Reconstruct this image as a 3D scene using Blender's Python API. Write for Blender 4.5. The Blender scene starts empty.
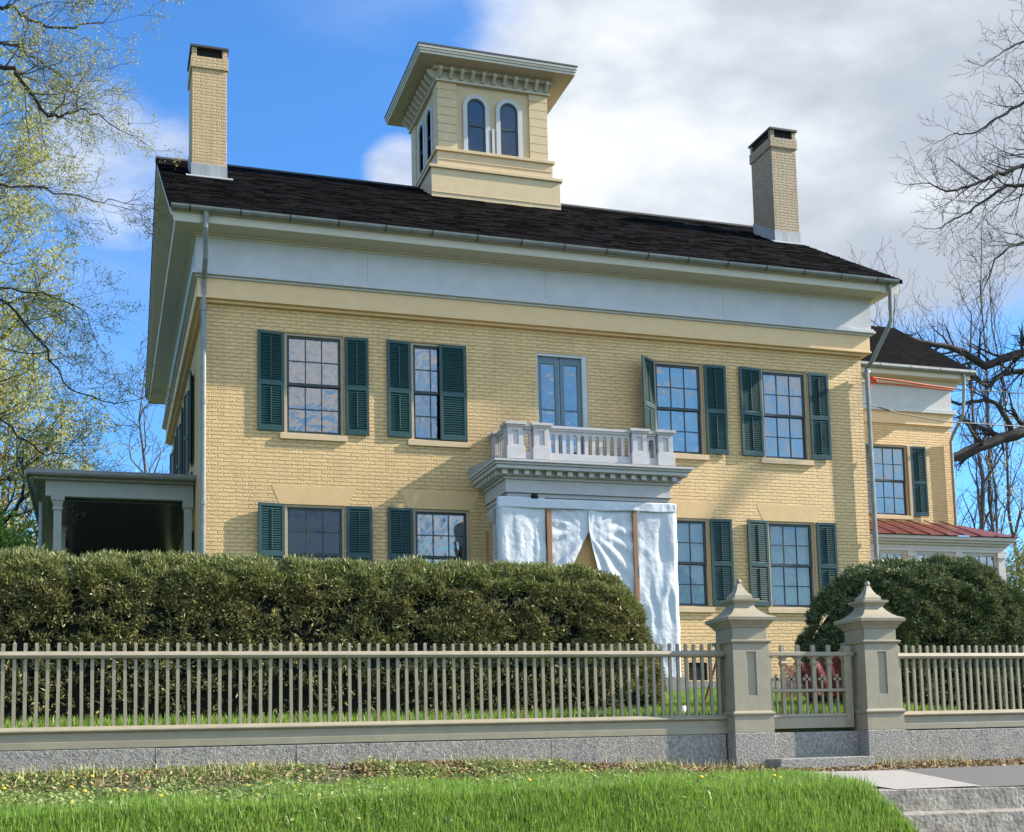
import bpy, bmesh, math, random
import numpy as np
from mathutils import Vector, Matrix, noise
S = bpy.context.scene
C = S.collection
PI = math.pi
# ------------------------------------------------------------------ camera
cam = bpy.data.objects.new('camera', bpy.data.cameras.new('camera')); C.objects.link(cam)
Rv, Uv, Fv = (0.94482824, -0.32647654, -0.02669568), (-0.01117367, -0.11357164, 0.99346698), (0.32737554, 0.93835737, 0.11095363)
cam.matrix_world = Matrix(((Rv[0], Uv[0], -Fv[0], 0), (Rv[1], Uv[1], -Fv[1], 0), (Rv[2], Uv[2], -Fv[2], 0), (0, 0, 0, 1)))
cam.data.sensor_width = 36; cam.data.lens = 1317.32 / 1024 * 36
cam.data.shift_x = (512 - 555.85) / 1024; cam.data.shift_y = (602.17 - 416) / 1024
cam.data.clip_start = 0.1; cam.data.clip_end = 2000
S.camera = cam
# ------------------------------------------------------------------ light
SUN = Vector((5.4, -1.0, 3.5)).normalized()
sl = bpy.data.lights.new('sun', 'SUN'); sl.energy = 5.0; sl.angle = math.radians(0.5); sl.color = (1, 0.90, 0.74)
so = bpy.data.objects.new('sun', sl); C.objects.link(so); so.rotation_euler = SUN.to_track_quat('Z', 'Y').to_euler()
S.view_settings.view_transform = 'Standard'; S.view_settings.look = 'None'; S.view_settings.exposure = 1.12; S.view_settings.gamma = 1
W = bpy.data.worlds.new('World'); S.world = W; W.use_nodes = True
nt = W.node_tree; N = nt.nodes; L = nt.links; N.clear()
wo = N.new('ShaderNodeOutputWorld'); bg = N.new('ShaderNodeBackground'); bg.inputs[1].default_value = 0.09
sky = N.new('ShaderNodeTexSky'); sky.sky_type = 'NISHITA'; sky.sun_disc = False
sky.sun_elevation = math.asin(SUN.z); sky.sun_rotation = math.atan2(SUN.x, SUN.y); sky.dust_density = 0.4; sky.ozone_density = 2.2; sky.air_density = 1.0
tc = N.new('ShaderNodeTexCoord')
def wmath(op, a, b=None, c=None, clamp=False):
    n = N.new('ShaderNodeMath'); n.operation = op; n.use_clamp = clamp
    for i, v in enumerate((a, b, c)):
        if v is None: continue
        if isinstance(v, (int, float)): n.inputs[i].default_value = v
        else: L.new(v, n.inputs[i])
    return n.outputs[0]
def wrange(v, a, b, c=0.0, d=1.0):
    n = N.new('ShaderNodeMapRange'); n.interpolation_type = 'SMOOTHSTEP'
    L.new(v, n.inputs[0]); n.inputs[1].default_value = a; n.inputs[2].default_value = b; n.inputs[3].default_value = c; n.inputs[4].default_value = d
    return n.outputs[0]
def wnoise(scale, detail=6, rough=0.55, sz=2.2):
    m = N.new('ShaderNodeMapping'); m.inputs['Scale'].default_value = (1, 1, sz); L.new(tc.outputs['Generated'], m.inputs[0])
    n = N.new('ShaderNodeTexNoise'); n.inputs['Scale'].default_value = scale; n.inputs['Detail'].default_value = detail; n.inputs['Roughness'].default_value = rough
    L.new(m.outputs[0], n.inputs['Vector']); return n.outputs[0]
def wdot(d):
    v = Vector(d).normalized(); n = N.new('ShaderNodeVectorMath'); n.operation = 'DOT_PRODUCT'
    L.new(tc.outputs['Generated'], n.inputs[0]); n.inputs[1].default_value = v; return n.outputs['Value']
n1 = wnoise(5.0, 7); n2 = wnoise(2.3, 5); n3 = wnoise(9, 5)
def blob(d, r0, r1, amp=1.0):     # soft bank of cloud round a direction, radii in degrees
    return wmath('MULTIPLY', wrange(wdot(d), math.cos(math.radians(r1)), math.cos(math.radians(r0))), amp)
CLOUDS = [((0.4251, 0.7952, 0.4324), 6, 14, 1), ((0.5287, 0.7145, 0.4582), 7, 14, 1), ((0.3387, 0.803, 0.4903), 3, 9, 0.9), ((0.2002, 0.8879, 0.4143), 0.3, 2.4, 0.8), ((0.3088, 0.8497, 0.4274), 2, 7, 0.8), ((0.0165, 0.913, 0.4077), 1, 5, 0.35)]
banks = None
for d, a, b, amp in CLOUDS:
    o = blob(d, a, b, amp); banks = o if banks is None else wmath('MAXIMUM', banks, o)
back = wmath('MULTIPLY', wrange(wdot((0, -1, 0.25)), 0.1, 0.6), 0.52)
banks = wmath('MAXIMUM', banks, back)
mask = wrange(wmath('ADD', banks, wmath('MULTIPLY', wmath('SUBTRACT', n1, 0.5), 1.5)), 0.30, 0.85)
wisp = wmath('MULTIPLY', wrange(n2, 0.50, 0.72), 0.16)
mask = wmath('MAXIMUM', mask, wisp, clamp=True)
cc = N.new('ShaderNodeMix'); cc.data_type = 'RGBA'; cc.inputs[6].default_value = (4.0, 4.6, 5.5, 1); cc.inputs[7].default_value = (7.8, 8.3, 9.0, 1)
L.new(wrange(wmath('ADD', n2, wmath('MULTIPLY', n3, 0.4)), 0.52, 0.88), cc.inputs[0])
sc = N.new('ShaderNodeMix'); sc.data_type = 'RGBA'; sc.blend_type = 'MULTIPLY'; sc.inputs[0].default_value = 1; sc.inputs[7].default_value = (0.72, 1.42, 2.15, 1)
L.new(sky.outputs[0], sc.inputs[6])
mx = N.new('ShaderNodeMix'); mx.data_type = 'RGBA'; L.new(mask, mx.inputs[0]); L.new(sc.outputs[2], mx.inputs[6]); L.new(cc.outputs[2], mx.inputs[7])
sx = N.new('ShaderNodeSeparateXYZ'); L.new(tc.outputs['Generated'], sx.inputs[0])
ft = N.new('ShaderNodeMix'); ft.data_type = 'RGBA'; L.new(wrange(sx.outputs[1], -0.35, 0.35), ft.inputs[0]); ft.inputs[6].default_value = (1.34, 1.17, 0.98, 1); ft.inputs[7].default_value = (0.70, 0.68, 0.66, 1)  # added boost: sky behind the camera brighter and warmer to fill the facade
fm = N.new('ShaderNodeMix'); fm.data_type = 'RGBA'; fm.blend_type = 'MULTIPLY'; fm.inputs[0].default_value = 1; L.new(mx.outputs[2], fm.inputs[6]); L.new(ft.outputs[2], fm.inputs[7])
L.new(fm.outputs[2], bg.inputs[0]); L.new(bg.outputs[0], wo.inputs[0])
# ------------------------------------------------------------------ materials
def mat(name, col, col2=None, rough=0.6, nscale=3.0, var=0.5, bump=0.0, bscale=60.0, metal=0.0, island=0.0, spec=None, stretch=None, uv=False, trans=0.0, isl_col=None):
    m = bpy.data.materials.new(name); m.use_nodes = True; t = m.node_tree; n = t.nodes; l = t.links
    b = n['Principled BSDF']; b.inputs['Roughness'].default_value = rough; b.inputs['Metallic'].default_value = metal
    if spec is not None: b.inputs['Specular IOR Level'].default_value = spec
    co = n.new('ShaderNodeTexCoord'); src = co.outputs['UV' if uv else 'Object']
    if stretch:
        mp = n.new('ShaderNodeMapping'); mp.inputs['Scale'].default_value = stretch; l.new(src, mp.inputs[0]); src = mp.outputs[0]
    nz = n.new('ShaderNodeTexNoise'); nz.inputs['Scale'].default_value = nscale; nz.inputs['Detail'].default_value = 8; nz.inputs['Roughness'].default_value = 0.6
    l.new(src, nz.inputs['Vector'])
    rp = n.new('ShaderNodeMapRange'); rp.inputs[1].default_value = 0.5 - 0.25; rp.inputs[2].default_value = 0.75; l.new(nz.outputs[0], rp.inputs[0])
    mx = n.new('ShaderNodeMix'); mx.data_type = 'RGBA'
    c2 = col2 or tuple(c * (1 - 0.35 * var) for c in col)
    mx.inputs[6].default_value = (*col, 1); mx.inputs[7].default_value = (*c2, 1); l.new(rp.outputs[0], mx.inputs[0])
    out = mx.outputs[2]
    if island:
        g = n.new('ShaderNodeNewGeometry'); m2 = n.new('ShaderNodeMix'); m2.data_type = 'RGBA'
        ic = isl_col or tuple(c * 2.0 for c in col)
        l.new(out, m2.inputs[6]); m2.inputs[7].default_value = (*ic, 1)
        mm = n.new('ShaderNodeMath'); mm.operation = 'MULTIPLY'; mm.inputs[1].default_value = island; l.new(g.outputs['Random Per Island'], mm.inputs[0]); l.new(mm.outputs[0], m2.inputs[0]); out = m2.outputs[2]
    l.new(out, b.inputs['Base Color'])
    if bump:
        n4 = n.new('ShaderNodeTexNoise'); n4.inputs['Scale'].default_value = bscale; n4.inputs['Detail'].default_value = 6; l.new(src, n4.inputs['Vector'])
        bp = n.new('ShaderNodeBump'); bp.inputs['Strength'].default_value = 1; bp.inputs['Distance'].default_value = bump; l.new(n4.outputs[0], bp.inputs['Height']); l.new(bp.outputs[0], b.inputs['Normal'])
    if trans:
        tr = n.new('ShaderNodeBsdfTranslucent'); l.new(out, tr.inputs[0]); ms = n.new('ShaderNodeMixShader'); ms.inputs[0].default_value = trans
        l.new(b.outputs[0], ms.inputs[1]); l.new(tr.outputs[0], ms.inputs[2]); l.new(ms.outputs[0], n['Material Output'].inputs[0])
    return m
def brick_mat(name, col, colb, bw=0.215, bh=0.0685, dist=0.030, mortar=0.012):
    m = bpy.data.materials.new(name); m.use_nodes = True; t = m.node_tree; n = t.nodes; l = t.links
    b = n['Principled BSDF']; b.inputs['Roughness'].default_value = 0.62
    co = n.new('ShaderNodeTexCoord')
    wz = n.new('ShaderNodeTexNoise'); wz.inputs['Scale'].default_value = 7; wz.inputs['Detail'].default_value = 3; l.new(co.outputs['UV'], wz.inputs['Vector'])
    sb = n.new('ShaderNodeVectorMath'); sb.operation = 'SUBTRACT'; l.new(wz.outputs['Color'], sb.inputs[0]); sb.inputs[1].default_value = (0.5, 0.5, 0.5)
    sm = n.new('ShaderNodeVectorMath'); sm.operation = 'SCALE'; sm.inputs['Scale'].default_value = 0.024; l.new(sb.outputs[0], sm.inputs[0])
    ad = n.new('ShaderNodeVectorMath'); l.new(co.outputs['UV'], ad.inputs[0]); l.new(sm.outputs[0], ad.inputs[1])
    br = n.new('ShaderNodeTexBrick'); l.new(ad.outputs[0], br.inputs['Vector']); br.offset = 0.5
    for k, v in (('Scale', 1.0), ('Brick Width', bw), ('Row Height', bh), ('Mortar Size', mortar), ('Mortar Smooth', 0.6), ('Bias', 0.0)): br.inputs[k].default_value = v
    br.inputs['Color1'].default_value = (0, 0, 0, 1); br.inputs['Color2'].default_value = (1, 1, 1, 1); br.inputs['Mortar'].default_value = (0.4, 0.4, 0.4, 1)
    nz = n.new('ShaderNodeTexNoise'); nz.inputs['Scale'].default_value = 1.1; nz.inputs['Detail'].default_value = 9; nz.inputs['Roughness'].default_value = 0.7; l.new(co.outputs['UV'], nz.inputs['Vector'])
    f = n.new('ShaderNodeMath'); f.operation = 'MULTIPLY_ADD'; l.new(br.outputs['Color'], f.inputs[0]); f.inputs[1].default_value = 0.30; l.new(nz.outputs[0], f.inputs[2])
    r = n.new('ShaderNodeMapRange'); l.new(f.outputs[0], r.inputs[0]); r.inputs[1].default_value = 0.35; r.inputs[2].default_value = 0.95
    mx = n.new('ShaderNodeMix'); mx.data_type = 'RGBA'; mx.inputs[6].default_value = (*col, 1); mx.inputs[7].default_value = (*colb, 1); l.new(r.outputs[0], mx.inputs[0])
    m2 = n.new('ShaderNodeMix'); m2.data_type = 'RGBA'; m2.inputs[7].default_value = (col[0]*.72, col[1]*.66, col[2]*.6, 1); l.new(mx.outputs[2], m2.inputs[6])
    mf = n.new('ShaderNodeMath'); mf.operation = 'MULTIPLY'; mf.inputs[1].default_value = 0.28; l.new(br.outputs['Fac'], mf.inputs[0]); l.new(mf.outputs[0], m2.inputs[0])
    mp = n.new('ShaderNodeMapping'); mp.inputs['Scale'].default_value = (2.2, 0.22, 1); l.new(co.outputs['UV'], mp.inputs[0])
    st = n.new('ShaderNodeTexNoise'); st.inputs['Scale'].default_value = 1.6; st.inputs['Detail'].default_value = 7; st.inputs['Roughness'].default_value = 0.68; l.new(mp.outputs[0], st.inputs['Vector'])
    sr = n.new('ShaderNodeMapRange'); l.new(st.outputs[0], sr.inputs[0]); sr.inputs[1].default_value = 0.48; sr.inputs[2].default_value = 0.80; sr.inputs[4].default_value = 0.55
    m3 = n.new('ShaderNodeMix'); m3.data_type = 'RGBA'; l.new(sr.outputs[0], m3.inputs[0]); l.new(m2.outputs[2], m3.inputs[6]); m3.inputs[7].default_value = (col[0]*.55, col[1]*.55, col[2]*.62, 1)
    l.new(m3.outputs[2], b.inputs['Base Color'])
    n4 = n.new('ShaderNodeTexNoise'); n4.inputs['Scale'].default_value = 38; n4.inputs['Detail'].default_value = 4; l.new(co.outputs['UV'], n4.inputs['Vector'])
    h = n.new('ShaderNodeMath'); h.operation = 'MULTIPLY_ADD'; l.new(br.outputs['Fac'], h.inputs[0]); h.inputs[1].default_value = -1.0
    h2 = n.new('ShaderNodeMath'); h2.operation = 'MULTIPLY_ADD'; l.new(n4.outputs[0], h2.inputs[0]); h2.inputs[1].default_value = 0.55
    h3 = n.new('ShaderNodeMath'); h3.operation = 'MULTIPLY'; l.new(br.outputs['Color'], h3.inputs[0]); h3.inputs[1].default_value = 0.55
    l.new(h3.outputs[0], h2.inputs[2]); l.new(h2.outputs[0], h.inputs[2])
    bp = n.new('ShaderNodeBump'); bp.inputs['Distance'].default_value = dist; l.new(h.outputs[0], bp.inputs['Height']); l.new(bp.outputs[0], b.inputs['Normal'])
    return m
def glass_mat(name, ior=3.1, tint=(0.10, 0.13, 0.15)):
    m = bpy.data.materials.new(name); m.use_nodes = True; t = m.node_tree; n = t.nodes; l = t.links; n.remove(n['Principled BSDF'])
    fr = n.new('ShaderNodeFresnel'); fr.inputs[0].default_value = ior
    tr = n.new('ShaderNodeBsdfTransparent'); tr.inputs[0].default_value = (0.72, 0.78, 0.78, 1)
    gl = n.new('ShaderNodeBsdfGlossy'); gl.inputs['Roughness'].default_value = 0.01
    co = n.new('ShaderNodeTexCoord'); nz = n.new('ShaderNodeTexNoise'); nz.inputs['Scale'].default_value = 3.5; nz.inputs['Detail'].default_value = 2; l.new(co.outputs['Object'], nz.inputs['Vector'])
    bp = n.new('ShaderNodeBump'); bp.inputs['Distance'].default_value = 0.010; l.new(nz.outputs[0], bp.inputs['Height']); l.new(bp.outputs[0], gl.inputs['Normal'])
    mx = n.new('ShaderNodeMixShader'); l.new(fr.outputs[0], mx.inputs[0]); l.new(tr.outputs[0], mx.inputs[1]); l.new(gl.outputs[0], mx.inputs[2]); l.new(mx.outputs[0], n['Material Output'].inputs[0])
    return m
YEL = (0.73, 0.49, 0.225)
M = dict(
 brick=brick_mat('yellow_painted_brick', YEL, (0.60, 0.40, 0.175)),
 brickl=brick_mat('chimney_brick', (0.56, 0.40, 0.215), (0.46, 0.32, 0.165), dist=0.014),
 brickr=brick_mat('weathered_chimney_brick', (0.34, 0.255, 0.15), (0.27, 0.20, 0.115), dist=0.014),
 lintelp=mat('lintel_paint', (0.64, 0.425, 0.205), (0.56, 0.37, 0.17), rough=0.65, nscale=4, bump=0.004, bscale=30),
 smooth=mat('smooth_yellow_paint', (0.68, 0.46, 0.235), rough=0.6, nscale=4, var=0.3, bump=0.002, bscale=40),
 trim=mat('cream_trim_paint', (0.50, 0.455, 0.36), rough=0.5, nscale=4, var=0.35),
 cupo=mat('cupola_paint', (0.57, 0.43, 0.24), rough=0.55, nscale=5, var=0.4, bump=0.002, bscale=30),
 white=mat('white_trim_paint', (0.47, 0.47, 0.47), (0.39, 0.39, 0.39), rough=0.5, nscale=2.5, bump=0.001, bscale=25),
 portico=mat('portico_paint', (0.47, 0.44, 0.43), (0.39, 0.365, 0.35), rough=0.55, nscale=5),
 porch=mat('grey_porch_paint', (0.30, 0.31, 0.28), rough=0.5, nscale=3),
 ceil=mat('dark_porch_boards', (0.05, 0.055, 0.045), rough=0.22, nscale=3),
 green=mat('green_shutter_paint', (0.003, 0.034, 0.034), (0.005, 0.045, 0.044), rough=0.42, nscale=5),
 sash=mat('dark_sash_paint', (0.02, 0.032, 0.035), rough=0.45),
 doorfr=mat('blue_grey_door_paint', (0.10, 0.16, 0.19), rough=0.5),
 jamb=mat('beige_casing_paint', (0.42, 0.33, 0.22), rough=0.55, nscale=5, var=0.6),
 stone=mat('yellow_stone_sill', (0.60, 0.44, 0.26), rough=0.7, nscale=8, var=0.5, bump=0.003, bscale=60),
 metal=mat('grey_gutter_metal', (0.23, 0.24, 0.23), (0.14, 0.145, 0.135), rough=0.45, nscale=6, metal=0.3),
 lead=mat('lead_flashing', (0.22, 0.23, 0.25), (0.38, 0.39, 0.40), rough=0.6, nscale=9, stretch=(1, 1, 0.15), metal=0.2),
 darkm=mat('dark_cap_metal', (0.05, 0.05, 0.05), rough=0.6),
 black=mat('flat_black', (0.008, 0.008, 0.008), rough=0.9),  # plain black for flues, basement opening and lamp
 roofc=mat('roof_edge', (0.03, 0.03, 0.03), rough=0.8),
 granite=mat('grey_granite', (0.42, 0.39, 0.345), (0.09, 0.085, 0.082), rough=0.85, nscale=34, bump=0.014, bscale=65),
 granite2=mat('stained_step_granite', (0.40, 0.365, 0.31), (0.09, 0.075, 0.06), rough=0.85, nscale=12, bump=0.012, bscale=32),
 fence=mat('taupe_fence_paint', (0.315, 0.272, 0.19), (0.245, 0.21, 0.145), rough=0.5, nscale=6, bump=0.0006, bscale=80),
 sheet=mat('white_plastic_sheet', (0.70, 0.72, 0.76), (0.64, 0.67, 0.71), rough=0.6, nscale=2.0, bump=0.018, bscale=9, trans=0.25),
 wood=mat('orange_brown_lumber', (0.32, 0.16, 0.07), (0.22, 0.10, 0.045), rough=0.6, nscale=8, stretch=(3, 3, 0.4)),
 ply=mat('plywood', (0.52, 0.30, 0.10), (0.42, 0.22, 0.07), rough=0.6, nscale=6, stretch=(4, 4, 0.5)),
 curtain=mat('lace_curtain', (0.82, 0.86, 0.88), (0.60, 0.64, 0.66), rough=0.9, nscale=7, stretch=(6, 1, 0.6)),
 glass=glass_mat('window_glass'),
 glass_low=glass_mat('lower_window_glass', ior=2.2),
 glass_dark=glass_mat('dark_window_glass', ior=1.75),
 redroof=mat('red_metal_roof', (0.15, 0.035, 0.026), (0.10, 0.022, 0.02), rough=0.45, nscale=4),
 redmesh=mat('red_barrier_mesh', (0.20, 0.010, 0.010), rough=0.5),
 orange=mat('orange_line_cover', (0.50, 0.085, 0.03), rough=0.45),
 cable=mat('black_cable', (0.02, 0.02, 0.02), rough=0.6),
 porcelain=mat('insulator_white', (0.7, 0.7, 0.68), rough=0.3),
 bark=mat('dark_bark', (0.034, 0.029, 0.026), (0.018, 0.016, 0.015), rough=0.9, nscale=12, bump=0.01, bscale=20),
 bark2=mat('grey_bark', (0.12, 0.105, 0.10), (0.07, 0.06, 0.06), rough=0.9, nscale=12, bump=0.006, bscale=20),
 twig=mat('twig_bark', (0.085, 0.075, 0.065), (0.05, 0.045, 0.04), rough=0.9),
 bud=mat('spring_buds', (0.32, 0.34, 0.06), (0.40, 0.36, 0.08), rough=0.7, island=0.6, isl_col=(0.40, 0.38, 0.12), trans=0.35),
 budp=mat('pale_blossom', (0.34, 0.36, 0.26), (0.48, 0.48, 0.40), rough=0.7, island=0.5, trans=0.35),
 leafl=mat('light_green_leaves', (0.24, 0.38, 0.05), (0.18, 0.30, 0.04), rough=0.6, island=0.5, isl_col=(0.42, 0.55, 0.12), trans=0.35),
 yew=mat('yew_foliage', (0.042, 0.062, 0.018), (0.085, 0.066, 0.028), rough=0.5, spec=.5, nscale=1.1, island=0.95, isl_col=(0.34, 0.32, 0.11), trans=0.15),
 yewt=mat('yew_sunlit_growth', (0.07, 0.09, 0.022), (0.055, 0.072, 0.02), rough=0.5, nscale=1.6, island=0.85, isl_col=(0.38, 0.40, 0.14), trans=0.25),  # fresh tips, made lighter so the sunlit hedge rim is in the colour
 yewb=mat('yew_foliage_green', (0.030, 0.050, 0.014), (0.022, 0.036, 0.012), rough=0.5, spec=.5, nscale=1.6, island=0.85, isl_col=(0.23, 0.27, 0.10), trans=0.15),
 yewd=mat('yew_inner', (0.005, 0.006, 0.003), rough=0.95, bump=0.05, bscale=14),  # near-black solid filler; shade between the sprigs is put into its colour
 evg=mat('evergreen_needles', (0.02, 0.035, 0.015), (0.03, 0.05, 0.02), rough=0.8, island=0.4),
 grass=mat('grass_blades', (0.075, 0.17, 0.014), (0.14, 0.19, 0.03), rough=0.45, nscale=1.3, island=0.95, isl_col=(0.27, 0.42, 0.06), trans=0.4),
 lawn=mat('lawn_ground', (0.055, 0.11, 0.02), (0.10, 0.12, 0.035), rough=0.9, nscale=2.2, bump=0.03, bscale=30),
 soil=mat('verge_ground', (0.10, 0.085, 0.05), (0.06, 0.10, 0.025), rough=0.95, nscale=3, bump=0.02, bscale=30),
 litter=mat('dry_leaves', (0.22, 0.13, 0.06), (0.12, 0.065, 0.03), rough=0.8, nscale=5, island=0.8, isl_col=(0.42, 0.30, 0.16)),
 weed=mat('broad_weed_leaves', (0.11, 0.20, 0.03), (0.15, 0.20, 0.05), rough=0.6, island=0.8, isl_col=(0.34, 0.36, 0.12), trans=0.25),
 dand=mat('dandelion_yellow', (0.75, 0.50, 0.03), rough=0.6),
 stem=mat('weed_stem', (0.12, 0.2, 0.04), rough=0.6),
 asphalt=mat('asphalt', (0.15, 0.135, 0.122), (0.07, 0.065, 0.06), rough=0.9, nscale=30, bump=0.004, bscale=120),
 concrete=mat('pale_concrete', (0.34, 0.31, 0.27), (0.27, 0.25, 0.21), rough=0.85, nscale=6, bump=0.002, bscale=80),
 cloth=mat('white_cloth', (0.75, 0.75, 0.72), rough=0.8),
 toolred=mat('red_handle', (0.40, 0.06, 0.03), rough=0.5),
)
# shingles
def shingle():
    m = bpy.data.materials.new('dark_shingles'); m.use_nodes = True; t = m.node_tree; n = t.nodes; l = t.links
    b = n['Principled BSDF']; b.inputs['Roughness'].default_value = 0.95; b.inputs['Specular IOR Level'].default_value = 0.03
    co = n.new('ShaderNodeTexCoord'); br = n.new('ShaderNodeTexBrick'); l.new(co.outputs['UV'], br.inputs['Vector'])
    for k, v in (('Scale', 1.0), ('Brick Width', 0.17), ('Row Height', 0.125), ('Mortar Size', 0.008), ('Mortar Smooth', 0.2)): br.inputs[k].default_value = v
    br.inputs['Color1'].default_value = (0, 0, 0, 1); br.inputs['Color2'].default_value = (1, 1, 1, 1); br.inputs['Mortar'].default_value = (0, 0, 0, 1)
    nz = n.new('ShaderNodeTexNoise'); nz.inputs['Scale'].default_value = 1.3; nz.inputs['Detail'].default_value = 9; nz.inputs['Roughness'].default_value = 0.72; l.new(co.outputs['UV'], nz.inputs['Vector'])
    nz2 = n.new('ShaderNodeTexNoise'); nz2.inputs['Scale'].default_value = 14; nz2.inputs['Detail'].default_value = 5; l.new(co.outputs['UV'], nz2.inputs['Vector'])
    mx = n.new('ShaderNodeMix'); mx.data_type = 'RGBA'; mx.inputs[6].default_value = (0.0015, 0.0015, 0.0018, 1); mx.inputs[7].default_value = (0.006, 0.0055, 0.0055, 1); l.new(br.outputs['Color'], mx.inputs[0])
    r = n.new('ShaderNodeMapRange'); l.new(nz.outputs[0], r.inputs[0]); r.inputs[1].default_value = 0.52; r.inputs[2].default_value = 0.76; r.inputs[4].default_value = 0.5
    m2 = n.new('ShaderNodeMix'); m2.data_type = 'RGBA'; m2.inputs[7].default_value = (0.028, 0.016, 0.009, 1); l.new(mx.outputs[2], m2.inputs[6]); l.new(r.outputs[0], m2.inputs[0])
    r2 = n.new('ShaderNodeMapRange'); l.new(nz2.outputs[0], r2.inputs[0]); r2.inputs[1].default_value = 0.68; r2.inputs[2].default_value = 0.76
    m3 = n.new('ShaderNodeMix'); m3.data_type = 'RGBA'; m3.inputs[7].default_value = (0.05, 0.045, 0.035, 1); l.new(m2.outputs[2], m3.inputs[6]); l.new(r2.outputs[0], m3.inputs[0])
    l.new(m3.outputs[2], b.inputs['Base Color'])
    a = n.new('ShaderNodeMath'); a.operation = 'MULTIPLY_ADD'; l.new(br.outputs['Fac'], a.inputs[0]); a.inputs[1].default_value = -1
    a2 = n.new('ShaderNodeMath'); a2.operation = 'MULTIPLY_ADD'; l.new(nz2.outputs[0], a2.inputs[0]); a2.inputs[1].default_value = 0.8; l.new(br.outputs['Color'], a2.inputs[2]); l.new(a2.outputs[0], a.inputs[2])
    bp = n.new('ShaderNodeBump'); bp.inputs['Distance'].default_value = 0.02; l.new(a.outputs[0], bp.inputs['Height']); l.new(bp.outputs[0], b.inputs['Normal'])
    return m
M['shingle'] = shingle()
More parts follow.
